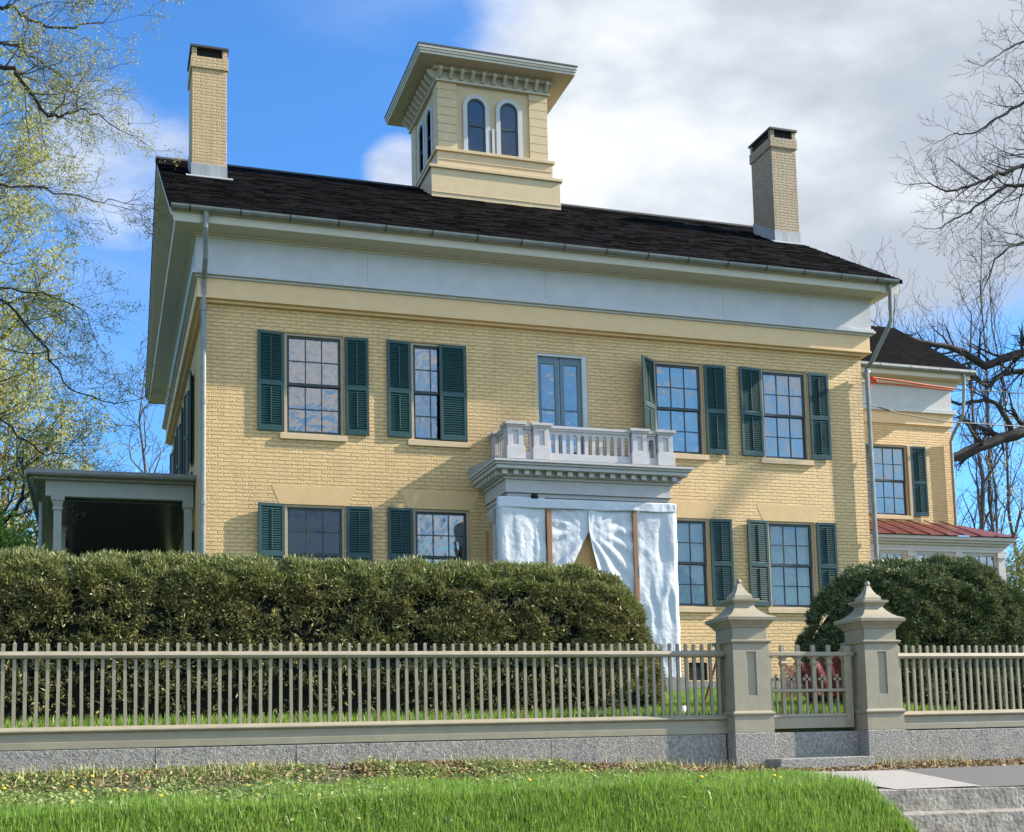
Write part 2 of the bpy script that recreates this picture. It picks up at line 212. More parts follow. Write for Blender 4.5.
# ------------------------------------------------------------------ mesh builder
class MB:
    def __init__(s, xf=None): s.v = []; s.f = []; s.xf = xf
    def add(s, vs, fs):
        o = len(s.v); s.v += [s.xf(*p) for p in vs] if s.xf else [tuple(p) for p in vs]
        s.f += [tuple(i + o for i in f) for f in fs]; return s
    def box(s, x0, x1, y0, y1, z0, z1):
        if x0 > x1: x0, x1 = x1, x0
        if y0 > y1: y0, y1 = y1, y0
        if z0 > z1: z0, z1 = z1, z0
        return s.add([(x0,y0,z0),(x1,y0,z0),(x1,y1,z0),(x0,y1,z0),(x0,y0,z1),(x1,y0,z1),(x1,y1,z1),(x0,y1,z1)],
              [(0,3,2,1),(4,5,6,7),(0,1,5,4),(1,2,6,5),(2,3,7,6),(3,0,4,7)])
    def quad(s, a, b, c, d): return s.add([a, b, c, d], [(0,1,2,3)])
    def prism(s, pts, axis, a, b):     # polygon pts in the plane of the other two axes, extruded from a to b
        def P(p, t): return (t, p[0], p[1]) if axis == 'x' else ((p[0], t, p[1]) if axis == 'y' else (p[0], p[1], t))
        n = len(pts); vs = [P(p, a) for p in pts] + [P(p, b) for p in pts]
        fs = [tuple(range(n))[::-1], tuple(range(n, 2*n))] + [(i, (i+1) % n, (i+1) % n + n, i + n) for i in range(n)]
        return s.add(vs, fs)
    def ring(s, outer, inner, axis, a, b):   # matching open-at-bottom or closed loops
        n = len(outer)
        def P(p, t): return (t, p[0], p[1]) if axis == 'x' else ((p[0], t, p[1]) if axis == 'y' else (p[0], p[1], t))
        vs = [P(p, t) for t in (a, b) for p in outer] + [P(p, t) for t in (a, b) for p in inner]
        fs = []
        for i in range(n - 1):
            j = i + 1
            fs += [(i, j, 2*n + j, 2*n + i), (n + i, n + j, 3*n + j, 3*n + i), (i, j, n + j, n + i), (2*n + i, 2*n + j, 3*n + j, 3*n + i)]
        fs += [(0, n, 3*n, 2*n), (n - 1, 2*n - 1, 4*n - 1, 3*n - 1)]
        return s.add(vs, fs)
    def stack(s, cx, cy, lv):     # square levels (half, z)
        vs = []; fs = []
        for h, z in lv: vs += [(cx-h, cy-h, z), (cx+h, cy-h, z), (cx+h, cy+h, z), (cx-h, cy+h, z)]
        for k in range(len(lv) - 1):
            for i in range(4): fs.append((4*k+i, 4*k+(i+1) % 4, 4*k+4+(i+1) % 4, 4*k+4+i))
        fs += [(3,2,1,0), tuple(4*(len(lv)-1)+i for i in range(4))]
        return s.add(vs, fs)
    def tube(s, pts, rad, n=8, cap=True):
        pts = [Vector(p) for p in pts]; m = len(pts)
        if isinstance(rad, (int, float)): rad = [rad] * m
        vs = []; fs = []; up = None
        for i, p in enumerate(pts):
            d = (pts[min(i+1, m-1)] - pts[max(i-1, 0)]).normalized()
            if up is None: up = d.orthogonal().normalized()
            else:
                up = up - d * up.dot(d); up = up.normalized() if up.length > 1e-6 else d.orthogonal().normalized()
            w = d.cross(up)
            for k in range(n):
                a = 2*PI*k/n; vs.append(tuple(p + (up*math.cos(a) + w*math.sin(a)) * rad[i]))
        for i in range(m-1):
            for k in range(n): fs.append((i*n+k, i*n+(k+1) % n, (i+1)*n+(k+1) % n, (i+1)*n+k))
        if cap: fs += [tuple(range(n))[::-1], tuple(range((m-1)*n, m*n))]
        return s.add(vs, fs)
    def ball(s, c, r, n=10, sz=1.0):
        vs = []; fs = []; k = n//2
        for i in range(k+1):
            t = PI*i/k
            for j in range(n): a = 2*PI*j/n; vs.append((c[0]+r*math.sin(t)*math.cos(a), c[1]+r*math.sin(t)*math.sin(a), c[2]+sz*r*math.cos(t)))
        for i in range(k):
            for j in range(n): fs.append((i*n+j, i*n+(j+1) % n, (i+1)*n+(j+1) % n, (i+1)*n+j))
        return s.add(vs, fs)
    def build(s, name, m, parent=None, bevel=0, smooth=False, off=None, recalc=True):
        me = bpy.data.meshes.new(name); o = bpy.data.objects.new(name, me)
        sh = Vector((0, 0, 0))
        if off is not None: sh = Vector(off)
        me.from_pydata([(v[0]-sh.x, v[1]-sh.y, v[2]-sh.z) for v in s.v], [], s.f)
        if recalc and len(s.f) < 20000:
            bm = bmesh.new(); bm.from_mesh(me); bmesh.ops.recalc_face_normals(bm, faces=bm.faces); bm.to_mesh(me); bm.free()
        boxuv(me, sh)
        me.materials.append(m)
        if smooth: me.polygons.foreach_set('use_smooth', [True]*len(me.polygons))
        C.objects.link(o)
        if parent: o.parent = parent
        if bevel:
            b = o.modifiers.new('bevel', 'BEVEL'); b.width = bevel; b.segments = 2; b.limit_method = 'ANGLE'
        return o
def boxuv(me, sh=Vector((0, 0, 0))):
    n = len(me.loops)
    if not n: return
    co = np.empty(len(me.vertices)*3); me.vertices.foreach_get('co', co); co = co.reshape(-1, 3) + np.array(sh)
    li = np.empty(n, dtype=np.int32); me.loops.foreach_get('vertex_index', li)
    nm = np.empty(len(me.polygons)*3); me.polygons.foreach_get('normal', nm); nm = np.abs(nm.reshape(-1, 3))
    lt = np.empty(len(me.polygons), dtype=np.int32); me.polygons.foreach_get('loop_total', lt)
    ax = np.argmax(nm * np.array([1, 1, 0.98]), axis=1); ax = np.repeat(ax, lt)
    p = co[li]; uv = np.where((ax == 0)[:, None], p[:, [1, 2]], np.where((ax == 1)[:, None], p[:, [0, 2]], p[:, [0, 1]]))
    u = me.uv_layers.new(name='UVMap'); u.data.foreach_set('uv', uv.astype(np.float32).ravel())
def tag(o, label=None, cat=None, group=None, kind=None):
    if label: o['label'] = label
    if cat: o['category'] = cat
    if group: o['group'] = group
    if kind: o['kind'] = kind
    return o
def empty(name, loc, label=None, cat=None, group=None):
    o = bpy.data.objects.new(name, None); C.objects.link(o); o.location = loc; o.empty_display_size = 0.2
    return tag(o, label, cat, group)
class Kit:      # builds parts given in world coordinates under one root
    def __init__(s, root): s.root = root; s.off = root.location.copy()
    def part(s, mb, name, m, parent=None, **k): return mb.build(name, m, parent or s.root, off=s.off, **k)
def np_mesh(name, verts, quads, m, tris=None):
    me = bpy.data.meshes.new(name); nv = len(verts)
    nq = 0 if quads is None else len(quads); ntr = 0 if tris is None else len(tris)
    me.vertices.add(nv); me.vertices.foreach_set('co', np.asarray(verts, dtype=np.float32).ravel())
    loops = []; 
    if nq: loops.append(np.asarray(quads).ravel())
    if ntr: loops.append(np.asarray(tris).ravel())
    lp = np.concatenate(loops).astype(np.int32); me.loops.add(len(lp)); me.loops.foreach_set('vertex_index', lp)
    tot = np.concatenate([np.full(nq, 4), np.full(ntr, 3)]).astype(np.int32); st = np.concatenate([[0], np.cumsum(tot)[:-1]]).astype(np.int32)
    me.polygons.add(nq+ntr); me.polygons.foreach_set('loop_start', st); me.polygons.foreach_set('loop_total', tot)
    me.update(calc_edges=True); me.validate(); me.materials.append(m)
    o = bpy.data.objects.new(name, me); C.objects.link(o); return o
# ------------------------------------------------------------------ ground, street, paths
def sstep(a, b, x): t = min(1, max(0, (x-a)/(b-a))); return t*t*(3-2*t)
def zf(x): return -0.13 - 0.16*sstep(3.0, 7.5, x) - 0.03*sstep(7.5, 11, x)
def zt(x, y):
    if y > 14.05: return min(1.05, 0.25 + (y-14.05)*0.087) if y < 24 else 1.05
    z = -0.345 - 0.045*sstep(4, 7, x) - max(0, 12.8-max(y, 9))*0.008
    z += (zf(x) - z)*sstep(12.7, 13.9, y)
    if y < 9: z -= (9-y)*0.5 
    z = max(z, -1.6 if y > -9 else -1.6 + min(0.15, (-9-y)*0.1))
    if 5.70 < x < 10.6 and y < 9.12: z = min(z, -0.60 if y > 8.95 else z) - 0.30
    if y > 5.6: z += 0.012*noise.noise(Vector((x*1.3, y*1.3, 0)))
    return z
def grid_mesh(xs, ys, fn):
    v = [(x, y, fn(x, y)) for y in ys for x in xs]; n = len(xs)
    f = [(j*n+i, j*n+i+1, (j+1)*n+i+1, (j+1)*n+i) for j in range(len(ys)-1) for i in range(n-1)]
    m = MB(); m.add(v, f); return m
def frange(a, b, s):
    r = []; x = a
    while x < b - 1e-6: r.append(x); x += s
    return r
xs = [-400, -200, -100, -60, -40, -25] + frange(-15, -3, 0.3) + frange(-3, 12, 0.12) + frange(12, 20, .4) + [20, 30, 45, 70, 120, 250, 500]
ys = [-300, -120, -60, -35, -20, -12, -9.3, -9, -4, 0, 3, 5.5] + frange(6.0, 8.4, 0.2) + frange(8.4, 9.6, 0.06) + frange(9.6, 14.0, 0.2) + [14.04, 14.06] + frange(14.4, 26, 0.6) + [26, 32, 45, 70, 120, 250, 500, 900]
g = grid_mesh(xs, ys, zt).build('ground', M['soil'], recalc=False); tag(g, 'grassy earth of the verge and the garden', kind='structure', cat='ground')
# lawn sheet behind the fence
def lz(x, y): return zt(x, y) + 0.012
g = grid_mesh([-30, -15] + frange(-8, 20, 1.0) + [20, 40, 80], [14.2, 14.3] + frange(14.6, 23.4, 0.6) + [23.4, 24.0, 26, 40, 80, 200], lz).build('lawn', M['lawn'], recalc=False); tag(g, 'green lawn between the fence and the house', kind='structure', cat='lawn')
m = MB(); m.quad((-400, -9, -1.592), (400, -9, -1.592), (400, 5.4, -1.592), (-400, 5.4, -1.592)); tag(m.build('street', M['asphalt']), 'asphalt street below the verge', kind='structure', cat='street')
# pavement (falls gently towards the steps) and the pale apron from the gate
def pz(x, y): return -0.325 - (13-y)*0.0175
m = grid_mesh(frange(6.6, 14.1, 0.5) + [14.1, 25, 60], [9.02, 10, 11, 12, 12.9], pz).build('sidewalk', M['asphalt'], recalc=False); tag(m, 'grey asphalt sidewalk beyond the granite steps', kind='structure', cat='sidewalk')
m = MB(); P4 = [(5.95, 9.03), (6.75, 9.03), (8.25, 12.4), (7.1, 12.9)]
m.quad(*[(x, y, pz(x, y) + 0.010) for x, y in P4]); tag(m.build('concrete_path', M['concrete']), 'pale concrete strip leading to the gate', kind='structure', cat='path')
# granite street steps
st = empty('granite_steps', (8, 8.8, -0.5), 'rough stained granite steps climbing from the street to the sidewalk', 'steps'); K = Kit(st)
X0s = [5.72, 5.62, 5.60, 5.6, 5.6, 5.6, 5.6]
for k in range(7):
    zl, zr = -0.385 - 0.172*k, -0.403 - 0.172*k; y0, y1 = 9.0 - 0.35*k, 9.42 - 0.35*k; x0, x1 = X0s[k], 10.6
    m = MB(); zz = lambda x: zl + (zr-zl)*(x-5.7)/1.4 if x < 7.2 else zr - 0.002
    n = 14; vs = []
    for i in range(n+1):
        x = x0 + (x1-x0)*i/n; j = random.Random(k*31+i).uniform(-.008, .008); z = zz(x)
        vs += [(x, y0 + j, z - .19), (x, y0 + j*.6, z), (x, y1, z), (x, y1, z - .19)]
    fs = []
    for i in range(n):
        a = 4*i
        for q in range(4): fs.append((a+q, a+(q+1) % 4, a+4+(q+1) % 4, a+4+q))
    fs += [(0, 1, 2, 3), (4*n+3, 4*n+2, 4*n+1, 4*n)]
    m.add(vs, fs); K.part(m, 'step', M['granite2'], bevel=0.008)
# ------------------------------------------------------------------ the house
house = empty('brick_house', (8.5, 30, 1.05), 'yellow painted brick house with green shutters, dark shingle roof and a square cupola', 'house')
H = Kit(house)
X0, X1, Y0, Y1 = 1.73, 15.18, 23.5, 34.7
Z0 = 1.0; ZB = 8.2
UP = (5.78, 7.66); LO = (2.71, 4.49)
FW = [(3.12, 4.19), (5.46, 6.53), (10.40, 11.47), (12.79, 13.86)]
front_op = [(a, b, *UP) for a, b in FW] + [(7.93, 8.98, 5.2, 7.64)] + [(a, b, *LO) for a, b in FW] + [(10.92, 11.32, 1.27, 1.62)]
front_op.append((7.85, 9.05, 1.7, 4.0))
SW = [(26.75, 27.8), (29.6, 30.65), (32.4, 33.45)]
side_op = [(a, b, *UP) for a, b in SW] + [(a, b, *LO) for a, b in SW]
def wall_mb(m, u0, u1, z0, z1, ops, depth=0.16):
    us = sorted({u0, u1, *[o[0] for o in ops], *[o[1] for o in ops]}); zs = sorted({z0, z1, *[o[2] for o in ops], *[o[3] for o in ops]})
    for i in range(len(us)-1):
        for j in range(len(zs)-1):
            uc, zc = (us[i]+us[i+1])/2, (zs[j]+zs[j+1])/2
            if any(o[0] < uc < o[1] and o[2] < zc < o[3] for o in ops): continue
            m.quad((us[i], 0, zs[j]), (us[i+1], 0, zs[j]), (us[i+1], 0, zs[j+1]), (us[i], 0, zs[j+1]))
    for a, b, c, d in ops:
        m.quad((a, 0, c), (a, 0, d), (a, depth, d), (a, depth, c)); m.quad((b, 0, c), (b, depth, c), (b, depth, d), (b, 0, d))
        m.quad((a, 0, d), (b, 0, d), (b, depth, d), (a, depth, d)); m.quad((a, 0, c), (a, depth, c), (b, depth, c), (b, 0, c))
front = lambda u, v, z: (u, Y0+v, z)
left = lambda u, v, z: (X0+v, u, z)
def wall_part(K, parts, name, m, parent=None):
    allm = MB()
    for xf, a, b, z0, z1, ops in parts:
        w = MB(xf); wall_mb(w, a, b, z0, z1, ops); allm.add(w.v, w.f)
    return K.part(allm, name, m, parent, recalc=False)
right = lambda u, v, z: (X1-v, u, z); backw = lambda u, v, z: (u, Y1-v, z)
wall_part(H, [(front, X0, X1, 1.22, ZB, front_op), (left, Y0, Y1, 1.22, ZB, side_op), (right, Y0, Y1, 1.22, ZB, []), (backw, X0, X1, 1.22, ZB, [])], 'wall', M['brick'])
m = MB(); m.box(X0-.03, X1+.03, Y0-.03, Y1+.03, 0.7, 1.25); H.part(m, 'foundation', M['granite'])
# a dark floor and partition so that the rooms are rooms
m = MB(); m.box(X0+.4, X1-.4, Y0+4.0, Y0+4.1, 1.3, 8.1); m.box(X0+.3, X1-.3, Y0+.3, Y1-.3, 5.0, 5.1); m.box(X0+.3, X1-.3, Y0+.3, Y1-.3, 1.3, 1.35); m.box(X0+.3, X1-.3, Y0+.3, Y1-.3, 8.05, 8.15)
for xx in (4.9, 7.3, 9.6, 12.1): m.box(xx, xx+.1, Y0+.3, Y0+4, 1.35, 8.05)
H.part(m, 'inner_walls', mat('room_walls', (0.22, 0.20, 0.17), rough=0.9))
# entablature
def ringbox(m, p, z0, z1, x0=X0, x1=X1, y0=Y0, y1=Y1): m.box(x0-p, x1+p, y0-p, y1+p, z0, z1)
m = MB(); ringbox(m, 0.15, 8.17, 8.50); ringbox(m, 0.17, 8.13, 8.17); ringbox(m, 0.09, 8.08, 8.13); H.part(m, 'architrave', M['smooth'], bevel=0.006)
m = MB(); ringbox(m, .19, 8.50, 8.54); ringbox(m, 0.25, 8.54, 8.59); ringbox(m, 0.22, 8.59, 8.64); H.part(m, 'frieze_moulding', M['white'], bevel=0.008)
m = MB(); fx = [X0-.18, 4.62, 8.1, 11.9, X1+.18]
for a, b in zip(fx[:-1], fx[1:]): m.box(a+(.002 if a > 2 else 0), b-(.002 if b < 15 else 0), Y0-.18, Y1+.18, 8.64, 9.36)
H.part(m, 'frieze', M['white'])
m = MB(); ringbox(m, 0.21, 9.23, 9.27); ringbox(m, 0.25, 9.27, 9.35); H.part(m, 'bed_moulding', M['trim'], bevel=0.012)
CX0, CX1, CY0, CY1 = 1.17, 15.62, 22.83, 35.25
m = MB()
m.box(CX0, CX1, CY0, CY1, 9.30, 9.46)
m.prism([(CY0+.0, 9.46), (CY0-.03, 9.46), (CY0-.09, 9.56), (CY0+.6, 9.86), (CY0+.6, 9.46)], 'x', CX0+.02, CX1-.02)
H.part(m, 'cornice', M['trim'], bevel=0.01)
# pediment wall and raking cornices at both gable ends
RY, RZ, EY, EZ = 29.05, 13.22, 22.70, 9.55; SL = (RZ-EZ)/(RY-EY)
def rz(y): return RZ - abs(y-RY)*SL
m = MB()
for xa, xb in ((1.58, 1.76), (15.16, 15.34)):
    m = MB(); m.prism([(CY0+.5, 9.4), (CY1-.5, 9.4), (RY, RZ-.25)], 'x', xa, xb); H.part(m, 'gable_wall', M['trim'])
for xa, xb, xo in ((1.14, 1.60, 1.14), (15.34, 15.74, 15.74)):
    m = MB()
    for sgn in (-1, 1):
        ye = RY + sgn*(RY-EY-.12); ze = rz(ye)
        m.prism([(ye, ze-.10), (RY, RZ-.10), (RY, RZ-.34), (ye, ze-.34)], 'x', xa, xb)
        if xa < 5: m.prism([(ye, ze-.10), (RY, RZ-.10), (RY, RZ-.24), (ye, ze-.24)], 'x', xa-.05, xa)
        if xa < 5: m.prism([(ye+.3*-sgn, ze-.10), (RY, RZ-.3), (RY, RZ-.42), (ye+.3*-sgn, ze-.32)], 'x', 1.50, 1.60)
    H.part(m, 'raking_cornice', M['trim'], bevel=0.006)
RX0, RX1 = 1.07, 15.78
roof = MB(); sl_ = math.hypot(1, SL)
for sgn in (-1, 1):
    ye = RY + sgn*(RY-EY)
    roof.prism([(ye, EZ), (RY, RZ), (RY, RZ-.10), (ye, EZ-.09)], 'x', RX0, RX1)
ro = H.part(roof, 'roof', M['shingle'])
def slope_uv(o, s=SL, sh=30):
    me = o.data; u = me.uv_layers[0].data; off = Vector(H.off)
    for p in me.polygons:
        if abs(p.normal.z) > 0.3:
            for li in p.loop_indices:
                co = me.vertices[me.loops[li].vertex_index].co + off; u[li].uv = (co.x, co.z/ (s/math.hypot(1, s)) )
slope_uv(ro)
# lifted shingle courses along the front slope give the roof its ragged lines
m = MB(); rnd = random.Random(3)
y = EY + .1
while y < RY - .2:
    x = RX0
    while x < RX1:
        w = rnd.uniform(.12, .5); x2 = min(RX1, x+w)
        if rnd.random() < .6: m.box(x+.005, x2-.005, y, y+.01, 0, 0.006+rnd.random()*.016)
        x = x2
    y += .16
V = []
for vx in m.v: V.append((vx[0], vx[1], rz(vx[1]) + vx[2] + .001))
m.v = V; H.part(m, 'shingle_edge', M['shingle'], ro)
m = MB(); m.prism([(RY-.13, rz(RY-.13)+.005), (RY, RZ+.03), (RY+.13, rz(RY+.13)+.005), (RY, RZ-.05)], 'x', RX0-.01, RX1+.01); H.part(m, 'ridge_cap', M['roofc'], ro)
# gutter
def gutter(K, x0, x1, y, z, r=.085, parent=None, n=None):
    m = MB(); pts = [(y + r*math.cos(a), z + r*math.sin(a)) for a in [PI + PI*k/8 for k in range(9)]]
    pin = [(y + (r-.008)*math.cos(a), z + (r-.008)*math.sin(a)) for a in [2*PI - PI*k/8 for k in range(9)]]
    m.prism(pts + pin, 'x', x0, x1); gob = K.part(m, 'gutter', M['metal'], parent)
    x = x0 + .3
    while x < x1:
        m = MB()
        for k in range(8):
            a = PI + PI*k/8; b = PI + PI*(k+1)/8; q = r + .006
            m.add([(x, y+q*math.cos(a), z+q*math.sin(a)), (x+.03, y+q*math.cos(a), z+q*math.sin(a)), (x+.03, y+q*math.cos(b), z+q*math.sin(b)), (x, y+q*math.cos(b), z+q*math.sin(b))], [(0,1,2,3)])
        K.part(m, 'gutter_strap', M['darkm'], gob); x += .86
    return gob
gutter(H, 1.09, 15.68, 22.74, 9.535)
m = MB(); m.tube([(1.68, 22.75, 9.46), (1.68, 22.78, 9.2), (1.69, 23.02, 8.72), (1.69, 23.30, 8.46), (1.69, 23.36, 8.30), (1.69, 23.38, 8.0), (1.69, 23.38, 1.3)], .047, 10)
for z in (7.9, 6.2, 4.4, 2.6): m.tube([(1.69, 23.38, z), (1.69, 23.38, z+.09)], .056, 10)
H.part(m, 'downspout', M['metal'], smooth=False)
m = MB(); m.tube([(15.50, 22.75, 9.44), (15.52, 22.78, 9.2), (15.53, 22.82, 8.72), (15.50, 22.86, 8.6), (15.29, 23.22, 7.95), (15.24, 23.38, 7.8), (15.235, 23.39, 1.3)], .047, 10)
for z in (7.6, 5.9, 4.2): m.tube([(15.235, 23.39, z), (15.235, 23.39, z+.09)], .056, 10)
H.part(m, 'downspout', M['metal'])
# ---- windows
def window(K, xf, u0, u1, z0, z1, sill=True, curtain=1.0, cols=3, glass='glass', frame='jamb', parent=None, wide_casing=0.0, lintel=None, low_curtain=None, proud=.0):
    f = MB(xf); w = .045; d0, d1 = .03, .15
    f.box(u0+.002, u0+w, d0, d1, z0+.002, z1-.002); f.box(u1-w, u1-.002, d0, d1, z0+.002, z1-.002); f.box(u0+w, u1-w, d0, d1, z1-w, z1-.002); f.box(u0+w, u1-w, d0, d1, z0+.002, z0+.03)
    if wide_casing: f.box(u1+.0, u1+wide_casing, -.03, .02, z0, z1)
    fo = K.part(f, 'window' if not parent else 'window_frame', M[frame], parent, bevel=.004)
    a0, a1 = u0+w, u1-w; b0, b1 = z0+.03, z1-w; zm = (b0+b1)/2
    s = MB(xf)
    for (c0, c1, v) in ((zm-.02, b1, .065), (b0, zm+.02, .10)):
        s.box(a0+.001, a0+.045, v, v+.035, c0, c1); s.box(a1-.045, a1-.001, v, v+.035, c0, c1); s.box(a0+.045, a1-.045, v, v+.035, c1-.045, c1-.001); s.box(a0+.045, a1-.045, v, v+.035, c0+.001, c0+.055)
        iw = (a1-a0-.09)/cols
        for k in range(1, cols): s.box(a0+.045+iw*k-.009, a0+.045+iw*k+.009, v+.004, v+.03, c0+.055, c1-.045)
        s.box(a0+.045, a1-.045, v+.006, v+.028, (c0+c1)/2-.009, (c0+c1)/2+.009)
    K.part(s, 'sash', M['sash'], fo)
    p = MB(xf); p.quad((a0+.04, .083, zm), (a1-.04, .083, zm), (a1-.04, .083, b1-.04), (a0+.04, .083, b1-.04)); p.quad((a0+.04, .118, b0+.04), (a1-.04, .118, b0+.04), (a1-.04, .118, zm), (a0+.04, .118, zm))
    K.part(p, 'pane', M[glass], fo, recalc=False)
    if curtain:
        cm = MB(xf); n = 26; zlo = b0 if curtain >= 1 else b1 - (b1-b0)*curtain
        vs = []; rr = random.Random(int(u0*100+z0*7))
        ph = rr.random()*6
        for i in range(n+1):
            u = a0 + (a1-a0)*i/n; v = .20 + .014*math.sin(i*1.9+ph) + .008*math.sin(i*4.1)
            vs += [(u, v, zlo), (u, v, b1)]
        cm.add(vs, [(2*i, 2*i+2, 2*i+3, 2*i+1) for i in range(n)]); K.part(cm, 'curtain', M['curtain'], fo, recalc=False)
    if low_curtain:      # a swag drawn up at one side in the lower sash
        cm = MB(xf); c0, c1 = low_curtain
        cm.add([(c0, .19, zm), (c1, .19, zm), (c1, .19, zm-.52), ((c0+c1)/2, .19, zm-.34), (c0, .19, zm-.12)], [(0,1,2,3,4)]); K.part(cm, 'curtain', M['curtain'], fo, recalc=False)
    if sill:
        s = MB(xf); s.box(u0-.09, u1+.05, -.05, .06, z0-.105, z0-.001); K.part(s, 'sill', M['stone'], fo, bevel=.006)
    if lintel:
        s = MB(xf); (uc, h) = ((u0+u1)/2, .34); a, b = u0-.10, u1+.06
        s.prism([(a, z1+.004), (b, z1+.004), (b+.14, z1+h), (a-.14, z1+h)], 'y', -.003, .02); K.part(s, 'lintel', M['lintelp'], fo)
    return fo
def shutter(K, xf, hinge, z0, z1, width=.475, ang=8, side=-1, parent=None, mid=.48, v0=-.018, rod=True, tilt=0.0, slat_open=1):
    # side -1: leaf swings to the -u side of the hinge, +1 to the +u side; ang = degrees off the wall
    a = math.radians(ang); ca, sa = math.cos(a), math.sin(a)
    def T(p, v, z):      # p along the leaf from the hinge, v thickness toward the room
        zz = z + p*tilt
        u = hinge + side*(p*ca + v*sa*1.0) ; w = v0 - p*sa + v*ca
        return xf(u, w, zz)
    f = MB(T); t = .016; st = .055
    f.box(0, st, -t, t, z0, z1); f.box(width-st, width, -t, t, z0, z1)
    zm = z0 + (z1-z0)*mid
    for c0, c1 in ((z0, z0+.10), (z1-.06, z1), (zm-.045, zm+.045)): f.box(st, width-st, -t, t, c0, c1)
    if rod:
        for c0, c1 in ((z0+.14, zm-.07), (zm+.08, z1-.10)): f.box(width/2-.009, width/2+.009, -t-.012, -t+.004, c0, c1)
    fo = K.part(f, 'shutter', M['green'], parent, bevel=.003)
    l = MB(T)
    for c0, c1 in ((z0+.10, zm-.045), (zm+.045, z1-.06)):
        n = int((c1-c0)/.042)
        for k in range(n):
            z = c0 + (c1-c0)*(k+.5)/n; h = .0235
            l.add([(st, -.014, z-h), (width-st, -.014, z-h), (width-st, .012, z+h), (st, .012, z+h), (st, -.010, z-h-.006), (width-st, -.010, z-h-.006), (width-st, .016, z+h-.006), (st, .016, z+h-.006)],
                  [(0,1,2,3), (7,6,5,4), (0,4,5,1), (3,2,6,7), (0,3,7,4), (1,5,6,2)])
    K.part(l, 'louvres', M['green'], fo)
    return fo
# upper row
for i, (a, b) in enumerate(FW):
    wn = window(H, front, a, b, *UP, curtain=[0, .45, 1, 1][i], glass='glass'); zz = (UP[0]+.03, UP[1]-.01)
    if i == 0: shutter(H, front, a-.01, *zz, ang=1.2, side=-1, parent=wn, tilt=.02); shutter(H, front, b+.02, *zz, width=.44, ang=1, side=1, parent=wn)
    if i == 1: shutter(H, front, a-.01, *zz, width=.455, ang=1.5, side=-1, parent=wn, tilt=.02); shutter(H, front, b-.01, *zz, width=.52, ang=1.5, side=-1, parent=wn, v0=.005, rod=False)
    if i == 2: shutter(H, front, a-.01, *zz, width=.50, ang=40, side=-1, parent=wn); shutter(H, front, b+.02, *zz, ang=2.5, side=1, parent=wn)
    if i == 3: shutter(H, front, a-.01, *zz, width=.51, ang=4, side=-1, parent=wn, tilt=.02); shutter(H, front, b+.02, *zz, width=.46, ang=2.5, side=1, parent=wn)
for i, (a, b) in enumerate(FW):
    wn = window(H, front, a, b, *LO, curtain=[0, 0, .0, 1][i], glass=['glass_dark', 'glass', 'glass_low', 'glass_low'][i], lintel=True, low_curtain=(11.0, 11.4) if i == 2 else None); zz = (LO[0]+.03, LO[1]-.0)
    if i == 2:
        cm = MB(front); cm.box(a+.06, b-.06, .19, .20, 3.55, 4.42); H.part(cm, 'curtain', M['curtain'], wn)
    if i == 0: shutter(H, front, a-.01, *zz, width=.48, ang=9, side=-1, parent=wn); shutter(H, front, b+.02, *zz, ang=2.5, side=1, parent=wn)
    if i == 1: shutter(H, front, a-.01, *zz, width=.48, ang=3, side=-1, parent=wn)
    if i == 2: shutter(H, front, b+.02, *zz, ang=2.5, side=1, parent=wn)
    if i == 3: shutter(H, front, a-.01, *zz, ang=4, side=-1, parent=wn, tilt=.02); shutter(H, front, b+.04, *zz, width=.45, ang=3, side=1, parent=wn)
for i, (a, b) in enumerate(SW):
    for z in (UP, LO):
        wn = window(H, left, a, b, *z, curtain=0); shutter(H, left, a-.01, z[0]+.03, z[1]-.01, width=.46, ang=8, side=-1, parent=wn); shutter(H, left, b+.01, z[0]+.03, z[1]-.01, width=.46, ang=8, side=1, parent=wn)
# basement window
m = MB(front); m.box(10.92, 11.32, .03, .05, 1.27, 1.62); H.part(m, 'basement_window', M['black'])
# balcony door
m = MB(front); a, b, z0, z1 = 7.93, 8.98, 5.2, 7.64
m.box(a+.002, a+.03, .01, .14, z0, z1-.002); m.box(b-.11, b-.002, .01, .14, z0, z1-.002); m.box(a+.03, b-.11, .01, .14, z1-.05, z1-.002)
bd = H.part(m, 'balcony_door', M['white'], bevel=.004)
m = MB(front); a, b = 7.96, 8.87
for c0, c1 in ((a, (a+b)/2-.01), ((a+b)/2+.01, b)):
    m.box(c0+.003, c0+.085, .06, .10, z0, z1-.055); m.box(c1-.085, c1-.003, .06, .10, z0, z1-.055); m.box(c0+.085, c1-.085, .06, .10, z1-.19, z1-.055); m.box(c0+.085, c1-.085, .065, .095, 6.53, 6.555)
H.part(m, 'door_leaf', M['doorfr'], bd, bevel=.004)
m = MB(front); m.quad((a+.06, .085, z0), (b-.06, .085, z0), (b-.06, .085, z1-.1), (a+.06, .085, z1-.1)); H.part(m, 'pane', M['glass'], bd, recalc=False)
m = MB(front); m.quad((a+.05, .16, z0), (b-.05, .16, z0), (b-.05, .16, 7.5), (a+.05, .16, 7.5)); H.part(m, 'curtain', mat('blue_grey_blind', (0.16, 0.22, 0.27), rough=0.9), bd, recalc=False)
